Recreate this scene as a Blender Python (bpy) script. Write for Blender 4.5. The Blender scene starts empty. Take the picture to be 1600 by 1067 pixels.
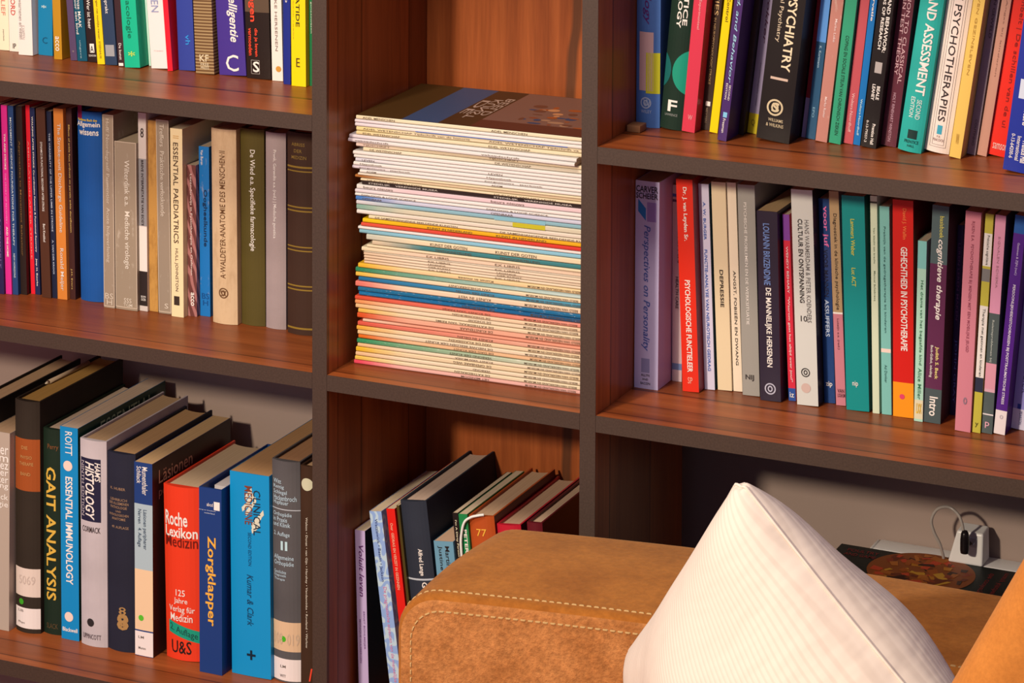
import bpy, bmesh, math, random
from mathutils import Matrix, Vector
random.seed(4)
SC = bpy.context.scene
COL = SC.collection
PI = math.pi
# ------------------------------------------------------------------ camera, world, lights, exposure
cam_d = bpy.data.cameras.new('camera')
cam = bpy.data.objects.new('camera', cam_d); COL.objects.link(cam)
YAW, PITCH = 0.4611420, -0.0821820
cam.location = (1.713052, -3.391445, 1.035063)
cam.rotation_euler = (PI / 2 + PITCH, 0, YAW)
cam_d.sensor_width = 36
cam_d.lens = 4908.988 * 36 / 1600
cam_d.shift_x = (800 - 542.067) / 1600
cam_d.shift_y = (-506.465 - 533.5) / 1600
cam_d.clip_start = .05
SC.camera = cam
world = bpy.data.worlds.new('world'); SC.world = world; world.use_nodes = True
bg = world.node_tree.nodes['Background']
bg.inputs['Color'].default_value = (.78, .66, .96, 1); bg.inputs['Strength'].default_value = .40
def area(name, loc, aim, size, watts, col):
    d = bpy.data.lights.new(name, 'AREA'); d.shape = 'DISK'; d.size = size; d.energy = watts; d.color = col
    o = bpy.data.objects.new(name, d); COL.objects.link(o); o.location = loc
    o.rotation_euler = (Vector(aim) - Vector(loc)).to_track_quat('-Z', 'Y').to_euler()
area('studio_lamp', (-.57, -3.8, 1.47), (.3, 0, -.2), .26, 145, (1, .80, .60))
area('overhead_fill', (.05, -1.75, 2.15), (.3, 0, -.3), .7, 50, (1, .80, .60))  # added soft fill from above, brightens upward faces like ceiling bounce
vs = SC.view_settings
vs.view_transform = 'Standard'; vs.look = 'None'; vs.exposure = 0; vs.gamma = 1; vs.use_curve_mapping = False

# ------------------------------------------------------------------ helpers
def lin(h):
    o = []
    for i, k in ((0, .96), (2, 1.12), (4, 1.3)):
        v = int(h[i:i + 2], 16) / 255
        v = v / 12.92 if v <= .04045 else ((v + .055) / 1.055) ** 2.4
        o.append(min(.80, v * k))
    return (*o, 1)
MATS = {}
def new_mat(name, rough=.5, spec=.5):
    m = bpy.data.materials.new(name); m.use_nodes = True
    b = m.node_tree.nodes['Principled BSDF']
    b.inputs['Roughness'].default_value = rough
    b.inputs['Specular IOR Level'].default_value = spec
    return m, m.node_tree, b
def node(nt, t, **kw):
    n = nt.nodes.new(t)
    for k, v in kw.items():
        if k[0] == '_': n.inputs[k[1:].replace('_', ' ')].default_value = v
        else: setattr(n, k, v)
    return n
def ramp(nt, pts, interp='LINEAR'):
    r = nt.nodes.new('ShaderNodeValToRGB'); cr = r.color_ramp; cr.interpolation = interp
    while len(cr.elements) < len(pts): cr.elements.new(.5)
    for e, (p, c) in zip(cr.elements, pts): e.position = p; e.color = c
    return r
def coords(nt, scale=(1, 1, 1), out='Object', loc=(0, 0, 0)):
    tc = nt.nodes.new('ShaderNodeTexCoord'); mp = nt.nodes.new('ShaderNodeMapping')
    mp.inputs['Scale'].default_value = scale; mp.inputs['Location'].default_value = loc
    nt.links.new(tc.outputs[out], mp.inputs['Vector']); return mp.outputs['Vector']
def mixc(nt, fac, a, b, mode='MIX'):
    m = nt.nodes.new('ShaderNodeMix'); m.data_type = 'RGBA'; m.blend_type = mode
    for s, v in ((m.inputs[0], fac), (m.inputs[6], a), (m.inputs[7], b)):
        if isinstance(v, (int, float, tuple)): s.default_value = v
        else: nt.links.new(v, s)
    return m.outputs[2]
def bump(nt, b, h, strength=.2, dist=.001):
    n = nt.nodes.new('ShaderNodeBump'); n.inputs['Strength'].default_value = strength; n.inputs['Distance'].default_value = dist
    nt.links.new(h, n.inputs['Height']); nt.links.new(n.outputs[0], b.inputs['Normal'])

def paint(hexc, rough=.42, style='', spec=.26):
    key = (hexc, rough, style)
    if key in MATS: return MATS[key]
    m, nt, b = new_mat('cover_' + hexc + style, rough, spec)
    base = lin(hexc)
    L = nt.links
    if style == 'cloth':
        n = node(nt, 'ShaderNodeTexNoise', _Scale=900.0, _Detail=2.0); L.new(coords(nt), n.inputs['Vector'])
        n2 = node(nt, 'ShaderNodeTexNoise', _Scale=14.0, _Detail=4.0); L.new(coords(nt), n2.inputs['Vector'])
        r = ramp(nt, [(.3, (.86, .86, .86, 1)), (.7, (1.1, 1.1, 1.1, 1))]); L.new(n2.outputs[0], r.inputs[0])
        L.new(mixc(nt, 1, base, r.outputs[0], 'MULTIPLY'), b.inputs['Base Color'])
        bump(nt, b, n.outputs[0], .25, .0004)
    elif style.startswith('worn'):
        k = style[4]
        n = node(nt, 'ShaderNodeTexNoise', _Scale=60.0 if k == '1' else 28.0, _Detail=8.0, _Roughness=.7)
        L.new(coords(nt, (1, 1, .35)), n.inputs['Vector'])
        tgt = {'1': 'd8c4ac', '2': '6c3c14', '3': '9c744c'}[k]
        r = ramp(nt, [(.46 if k != '1' else .56, (0, 0, 0, 1)), (.66, (.8, .8, .8, 1) if k == '2' else (.5, .5, .5, 1))]); L.new(n.outputs[0], r.inputs[0])
        L.new(mixc(nt, r.outputs[0], base, lin(tgt)), b.inputs['Base Color'])
    elif style in ('h', 'w', 'r'):
        w = node(nt, 'ShaderNodeTexWave', _Scale={'h': 75.0, 'w': 60.0, 'r': 16.0}[style], _Distortion={'h': 0.0, 'w': 3.0, 'r': 14.0}[style], _Detail=1.0)
        w.inputs['Detail Scale'].default_value = 1.2 if style == 'w' else 3
        w.bands_direction = 'Z' if style == 'h' else 'DIAGONAL'
        L.new(coords(nt, (1, 1, 1) if style != 'w' else (1, 1, .35)), w.inputs['Vector'])
        c2 = {'h': 'a8885c', 'w': 'a86c64', 'r': 'b8c8e6'}[style]
        r = ramp(nt, [(.45, (0, 0, 0, 1)), (.75, (1, 1, 1, 1))]); L.new(w.outputs[0], r.inputs[0])
        L.new(mixc(nt, r.outputs[0], base, lin(c2)), b.inputs['Base Color'])
    else:
        b.inputs['Base Color'].default_value = base
    MATS[key] = m
    return m
def paper(hexc):
    key = ('paper', hexc)
    if key in MATS: return MATS[key]
    m, nt, b = new_mat('paper_' + hexc, .9, .15)
    n = node(nt, 'ShaderNodeTexNoise', _Scale=1.0, _Detail=2.0); nt.links.new(coords(nt, (1400, 5, 5)), n.inputs['Vector'])
    r = ramp(nt, [(.35, (.88, .87, .85, 1)), (.6, (1, 1, 1, 1))]); nt.links.new(n.outputs[0], r.inputs[0])
    nt.links.new(mixc(nt, 1, lin(hexc), r.outputs[0], 'MULTIPLY'), b.inputs['Base Color'])
    MATS[key] = m
    return m

def mesh_obj(name, verts, faces, mats, parent=None, mi=None, smooth=False):
    me = bpy.data.meshes.new(name); me.from_pydata(verts, [], faces)
    for m in (mats if isinstance(mats, list) else [mats]): me.materials.append(m)
    if mi: me.polygons.foreach_set('material_index', mi)
    if smooth: me.polygons.foreach_set('use_smooth', [True] * len(me.polygons))
    me.update()
    o = bpy.data.objects.new(name, me); COL.objects.link(o)
    if parent: o.parent = parent
    return o
def empty(name, loc=(0, 0, 0), rot=(0, 0, 0)):
    o = bpy.data.objects.new(name, None); COL.objects.link(o)
    o.empty_display_size = .02; o.location = loc; o.rotation_euler = rot; return o
def tag(o, label, cat, group=None):
    o['label'] = label; o['category'] = cat
    if group: o['group'] = group
    return o
def box_vf(x0, x1, y0, y1, z0, z1):
    v = [(x, y, z) for z in (z0, z1) for y in (y0, y1) for x in (x0, x1)]
    return v, [(0, 2, 3, 1), (4, 5, 7, 6), (0, 1, 5, 4), (2, 6, 7, 3), (0, 4, 6, 2), (1, 3, 7, 5)]
def box(name, x0, x1, y0, y1, z0, z1, m, parent=None, bev=0, seg=3, sub=0):
    o = mesh_obj(name, *box_vf(x0, x1, y0, y1, z0, z1), m, parent)
    if bev:
        b = o.modifiers.new('bevel', 'BEVEL'); b.width = bev; b.segments = seg
        o.data.polygons.foreach_set('use_smooth', [True] * 6)
    return o
def join_vf(parts):
    V, F = [], []
    for v, f in parts:
        k = len(V); V += v; F += [tuple(i + k for i in q) for q in f]
    return V, F
def tube(name, pts, r, m, parent=None, n=10):
    V, F = [], []
    P = [Vector(p) for p in pts]
    up = Vector((.13, .31, .94))
    for i, p in enumerate(P):
        t = (P[min(i + 1, len(P) - 1)] - P[max(i - 1, 0)]).normalized()
        a = t.cross(up).normalized(); c = t.cross(a)
        rr = r(i / (len(P) - 1)) if callable(r) else r
        V += [tuple(p + (a * math.cos(2 * PI * k / n) + c * math.sin(2 * PI * k / n)) * rr) for k in range(n)]
    for i in range(len(P) - 1):
        F += [(i * n + k, i * n + (k + 1) % n, (i + 1) * n + (k + 1) % n, (i + 1) * n + k) for k in range(n)]
    F += [tuple(range(n))[::-1], tuple((len(P) - 1) * n + k for k in range(n))]
    return mesh_obj(name, V, F, m, parent, smooth=True)
def spline(pts, n=10):
    P = [Vector(p) for p in pts]; o = []
    for i in range(len(P) - 1):
        a, b, c, d = P[max(i - 1, 0)], P[i], P[i + 1], P[min(i + 2, len(P) - 1)]
        for k in range(n):
            t = k / n
            o.append(.5 * (2 * b + (c - a) * t + (2 * a - 5 * b + 4 * c - d) * t * t + (3 * b - a - 3 * c + d) * t ** 3))
    return o + [P[-1]]

# lettering ------------------------------------------------------------
TXT = {}
def glyphs(s, fl=''):
    k = (s, fl)
    if k not in TXT:
        cu = bpy.data.curves.new('txt', 'FONT'); cu.body = s; cu.size = 1; cu.resolution_u = 2
        cu.shear = .25 if 'i' in fl else 0; cu.offset = .018 if 'b' in fl else .004
        ob = bpy.data.objects.new('txt', cu)
        me = bpy.data.meshes.new_from_object(ob)
        V = [tuple(v.co) for v in me.vertices]; F = [tuple(p.vertices) for p in me.polygons]
        bpy.data.objects.remove(ob); bpy.data.curves.remove(cu); bpy.data.meshes.remove(me)
        if V:
            x0 = min(v[0] for v in V); x1 = max(v[0] for v in V)
            # fixed cap band so that lines keep their baseline: descender -0.02 .. cap height .7
            y0 = min(min(v[1] for v in V), 0); y1 = max(max(v[1] for v in V), .5)
            V = [((v[0] - x0) / max(1e-4, x1 - x0), (v[1] - y0) / (y1 - y0)) for v in V]
        TXT[k] = (V, F)
    return TXT[k]
class Decal:
    """collects flat shapes given in (u, v) of a face; u 0..1 left to right, v 0..1 top to bottom"""
    def __init__(s): s.V = []; s.F = []; s.M = []; s.mats = []
    def mat(s, m):
        if m not in s.mats: s.mats.append(m)
        return s.mats.index(m)
    def add(s, uv, faces, m, lift):
        k = len(s.V); i = s.mat(m)
        s.V += [(u, v, lift) for u, v in uv]
        for f in faces: s.F.append(tuple(j + k for j in f)); s.M.append(i)
    def text(s, t, m, lift=.0004):
        mo, st, u0, u1, v0, v1 = t[:6]; fl = t[7] if len(t) > 7 else ''
        V, F = glyphs(st, fl)
        if mo == 'D': uv = [(u0 + (u1 - u0) * y, v0 + (v1 - v0) * x) for x, y in V]
        elif mo == 'U': uv = [(u1 - (u1 - u0) * y, v1 - (v1 - v0) * x) for x, y in V]
        else: uv = [(u0 + (u1 - u0) * x, v1 - (v1 - v0) * y) for x, y in V]
        s.add(uv, F, m, lift)
    def rect(s, u0, u1, v0, v1, m, lift=.0002, n=8):
        uv = []; F = []
        for i in range(n + 1):
            u = u0 + (u1 - u0) * i / n; uv += [(u, v0), (u, v1)]
        s.add(uv, [(2 * i, 2 * i + 1, 2 * i + 3, 2 * i + 2) for i in range(n)], m, lift)
    def disc(s, u, v, ru, rv, m, lift=.0003, hole=0, n=22, clip=True):
        if not hole:
            uv = []
            for k in range(n + 1):
                x = -math.cos(PI * k / n)
                if clip: x = min(max(x, -u / ru), (1 - u) / ru)
                y = math.sqrt(max(0, 1 - x * x))
                uv += [(u + ru * x, v - rv * y), (u + ru * x, v + rv * y)]
            s.add(uv, [(2 * k, 2 * k + 1, 2 * k + 3, 2 * k + 2) for k in range(n)], m, lift)
        else:
            uv = [(u + ru * q * math.cos(2 * PI * k / n), v + rv * q * math.sin(2 * PI * k / n)) for q in (1, hole) for k in range(n)]
            s.add(uv, [(k, k + n, (k + 1) % n + n, (k + 1) % n) for k in range(n)], m, lift)
    def quad(s, pts, m, lift=.0003, n=1):
        a, b, c, d = pts; L = lambda p, q, t: (p[0] + (q[0] - p[0]) * t, p[1] + (q[1] - p[1]) * t)
        uv = []
        for i in range(n + 1): uv += [L(a, d, i / n), L(b, c, i / n)]
        s.add(uv, [(2 * i, 2 * i + 1, 2 * i + 3, 2 * i + 2) for i in range(n)], m, lift)
    def slice(s):
        """cut the shapes into strips so that they follow a rounded spine"""
        bm = bmesh.new(); vs_ = [bm.verts.new(p) for p in s.V]
        for f, i in zip(s.F, s.M):
            try: bm.faces.new([vs_[j] for j in f]).material_index = i
            except ValueError: pass
        for k in range(1, 12):
            bmesh.ops.bisect_plane(bm, geom=bm.verts[:] + bm.edges[:] + bm.faces[:], plane_co=(k / 12, 0, 0), plane_no=(1, 0, 0))
        bm.verts.index_update()
        s.V = [tuple(v.co) for v in bm.verts]; s.F = [tuple(v.index for v in f.verts) for f in bm.faces]; s.M = [f.material_index for f in bm.faces]
        bm.free()
    def merge(s, V, F, M, mats, fn):
        k = len(V); mm = []
        for m in s.mats:
            if m not in mats: mats.append(m)
            mm.append(mats.index(m))
        V += [fn(*p) for p in s.V]
        F += [tuple(i + k for i in f) for f in s.F]; M += [mm[i] for i in s.M]
    def build(s, name, parent, fn):
        if not s.F: return None
        return mesh_obj(name, [fn(*p) for p in s.V], s.F, s.mats, parent, s.M)

INK = lambda h: paint(h, .55)
def spine_fn(w, h, b):
    return lambda u, v, l: ((u - .5) * w, b * min(1, (2 * u - 1) ** 2) - l, (1 - v) * h)

# ------------------------------------------------------------------ materials of the place
def wood(name, grain, seams, depth_axis=1, streak=None, tone=1.0):
    """reddish laminate; grain 'X' or 'Z' is the grain direction, seams = [(depth, halfwidth)]"""
    m, nt, b = new_mat(name, .36, .22); L = nt.links
    sc = {'X': (1.6, 30, 30), 'Z': (34, 34, 1.6)}[grain]
    v = coords(nt, sc)
    n = node(nt, 'ShaderNodeTexNoise', _Scale=1.0, _Detail=6.0, _Roughness=.62, _Distortion=.6); L.new(v, n.inputs['Vector'])
    r = ramp(nt, [(.28, (.205 * tone, .050 * tone, .014 * tone, 1)), (.5, (.31 * tone, .083 * tone, .022 * tone, 1)), (.74, (.40 * tone, .115 * tone, .031 * tone, 1))]); L.new(n.outputs[0], r.inputs[0])
    n2 = node(nt, 'ShaderNodeTexNoise', _Scale=1.0, _Detail=3.0); L.new(coords(nt, tuple(9 * q for q in sc)), n2.inputs['Vector'])
    r2 = ramp(nt, [(.3, (.87, .87, .87, 1)), (.65, (1.05, 1.05, 1.05, 1))]); L.new(n2.outputs[0], r2.inputs[0])
    c = mixc(nt, 1, r.outputs[0], r2.outputs[0], 'MULTIPLY')
    if seams:
        sp = node(nt, 'ShaderNodeSeparateXYZ'); L.new(coords(nt), sp.inputs[0])
        pts = []; D = .32; tones = [1.0, .8, .95, .72, .9]
        last = tones[0]
        pts.append((0, (last,) * 3 + (1,)))
        for i, (p, hw) in enumerate(seams):
            t = tones[(i + 1) % 5]
            pts += [((p - hw) / D - .002, (last,) * 3 + (1,)), ((p - hw) / D, (.3, .28, .28, 1)), ((p + hw) / D, (.3, .28, .28, 1)), ((p + hw) / D + .002, (t,) * 3 + (1,))]
            last = t
        rr = ramp(nt, pts)
        mt = node(nt, 'ShaderNodeMath', operation='DIVIDE'); L.new(sp.outputs[depth_axis], mt.inputs[0]); mt.inputs[1].default_value = D
        L.new(mt.outputs[0], rr.inputs[0])
        c = mixc(nt, 1, c, rr.outputs[0], 'MULTIPLY')
    if streak:
        for (ax, p, hw, wob) in streak:
            sp2 = node(nt, 'ShaderNodeSeparateXYZ'); L.new(coords(nt), sp2.inputs[0])
            nz = node(nt, 'ShaderNodeTexNoise', _Scale=1.0, _Detail=2.0); L.new(coords(nt, (3, 3, 5)), nz.inputs['Vector'])
            a = node(nt, 'ShaderNodeMath', operation='MULTIPLY_ADD'); L.new(nz.outputs[0], a.inputs[0]); a.inputs[1].default_value = wob; L.new(sp2.outputs[ax], a.inputs[2])
            s_ = node(nt, 'ShaderNodeMath', operation='SUBTRACT'); L.new(a.outputs[0], s_.inputs[0]); s_.inputs[1].default_value = p + wob * .5
            ab = node(nt, 'ShaderNodeMath', operation='ABSOLUTE'); L.new(s_.outputs[0], ab.inputs[0])
            mr = node(nt, 'ShaderNodeMapRange'); L.new(ab.outputs[0], mr.inputs[0])
            mr.inputs[1].default_value = hw * .5; mr.inputs[2].default_value = hw; mr.inputs[3].default_value = .75; mr.inputs[4].default_value = 0
            c = mixc(nt, mr.outputs[0], c, (.05, .028, .016, 1))
    L.new(c, b.inputs['Base Color'])
    bump(nt, b, n2.outputs[0], .06, .0003)
    return m
SHELF_W = wood('walnut_shelf_laminate', 'X', [(.018, .0008), (.062, .0005), (.117, .0018), (.2, .0006)])
SHELF_L = wood('walnut_shelf_laminate_left', 'X', [(.027, .0012), (.19, .0008)])
SHELF_T = wood('walnut_shelf_laminate_top', 'X', [(.08, .0028), (.2, .0006)])
UP_L = wood('walnut_upright_laminate_left', 'Z', [(.031, .0008), (.0976, .0012), (.2367, .0012)], streak=[(1, .004, .003, .012)])
UP_R = wood('walnut_upright_laminate_right', 'Z', [(.0476, .0012), (.1835, .0012)])
BACK = wood('walnut_back_laminate', 'Z', [], streak=[(0, .205, .009, .03)], tone=.95)
EDGE, _nt, _b = new_mat('taupe_edge_band', .5, .4)
_n = node(_nt, 'ShaderNodeTexNoise', _Scale=420.0, _Detail=2.0); _nt.links.new(coords(_nt, (1, 1, 1)), _n.inputs['Vector'])
_r = ramp(_nt, [(.3, (.04, .025, .018, 1)), (.7, (.055, .035, .026, 1))]); _nt.links.new(_n.outputs[0], _r.inputs[0]); _nt.links.new(_r.outputs[0], _b.inputs['Base Color'])
WALL, _nt, _b = new_mat('grey_wall_paint', .85, .2)
_n = node(_nt, 'ShaderNodeTexNoise', _Scale=160.0, _Detail=3.0); _nt.links.new(coords(_nt), _n.inputs['Vector'])
_b.inputs['Base Color'].default_value = (.34, .27, .24, 1); bump(_nt, _b, _n.outputs[0], .15, .001)
FLOOR = wood('oak_floor', 'X', [])

# ------------------------------------------------------------------ the setting
ZF = -.985
def struct(o): o['kind'] = 'structure'; return o
struct(box('floor', -3.2, 3.6, -4.6, .36, ZF - .1, ZF, FLOOR))
struct(box('wall_back', -3.2, 3.6, .36, .46, ZF, 1.7, WALL))
struct(box('baseboard_back', -3.2, 3.6, .345, .3595, ZF + .0005, ZF + .08, paint('e0d8d0', .5)))

# ------------------------------------------------------------------ bookcase
Z1, Z2, Z3, T, WI, DP = .178897, -.144981, -.594262, .02, .337, .2975
case = tag(empty('bookcase', (0, 0, ZF)), 'large reddish walnut bookcase with dark taupe board edges against the grey wall', 'bookcase')
def cbox(name, x0, x1, y0, y1, z0, z1, m, parent=case):
    return box(name, x0, x1, y0, y1, z0 - ZF, z1 - ZF, m, parent)
XL, XR = -1.02, 1.56
TOPZ = .83
def upright(x0, m):
    o = cbox('upright', x0, x0 + T, .0009, DP, ZF, TOPZ, m)
    cbox('edge_band', x0, x0 + T, 0, .0008, ZF, TOPZ, EDGE, o)
for x0, m in ((XL, UP_L), (-T, UP_L), (WI, UP_R), (XR, UP_R)): upright(x0, m)
def shelf(x0, x1, zt, m):
    o = cbox('shelf_board', x0 + .0003, x1 - .0003, .0009, DP, zt - T, zt, m)
    cbox('edge_band', x0 + .0003, x1 - .0003, 0, .0008, zt - T, zt, EDGE, o)
for zt in (.503, Z1, Z2, Z3, ZF + .07): shelf(XL + T, -T, zt, SHELF_T if zt == Z1 else SHELF_L if zt == Z2 else SHELF_W)
for zt in (.503, Z1, Z2, Z3, ZF + .07): shelf(WI + T, XR, zt, SHELF_T if zt == Z1 else SHELF_W)
for zt in (.56, Z2, Z3, ZF + .07): shelf(0, WI, zt, SHELF_W)
cbox('back_panel', .0003, WI - .0003, DP - .006, DP - .0003, ZF + .0705, TOPZ, BACK)
for a, b in ((XL + T, -T), (WI + T, XR)): cbox('back_panel', a + .0003, b - .0003, DP - .006, DP - .0003, Z2 + .0003, TOPZ, BACK)
cbox('top_board', XL, XR + T, 0, DP, TOPZ + .0003, TOPZ + T, SHELF_W)

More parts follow.
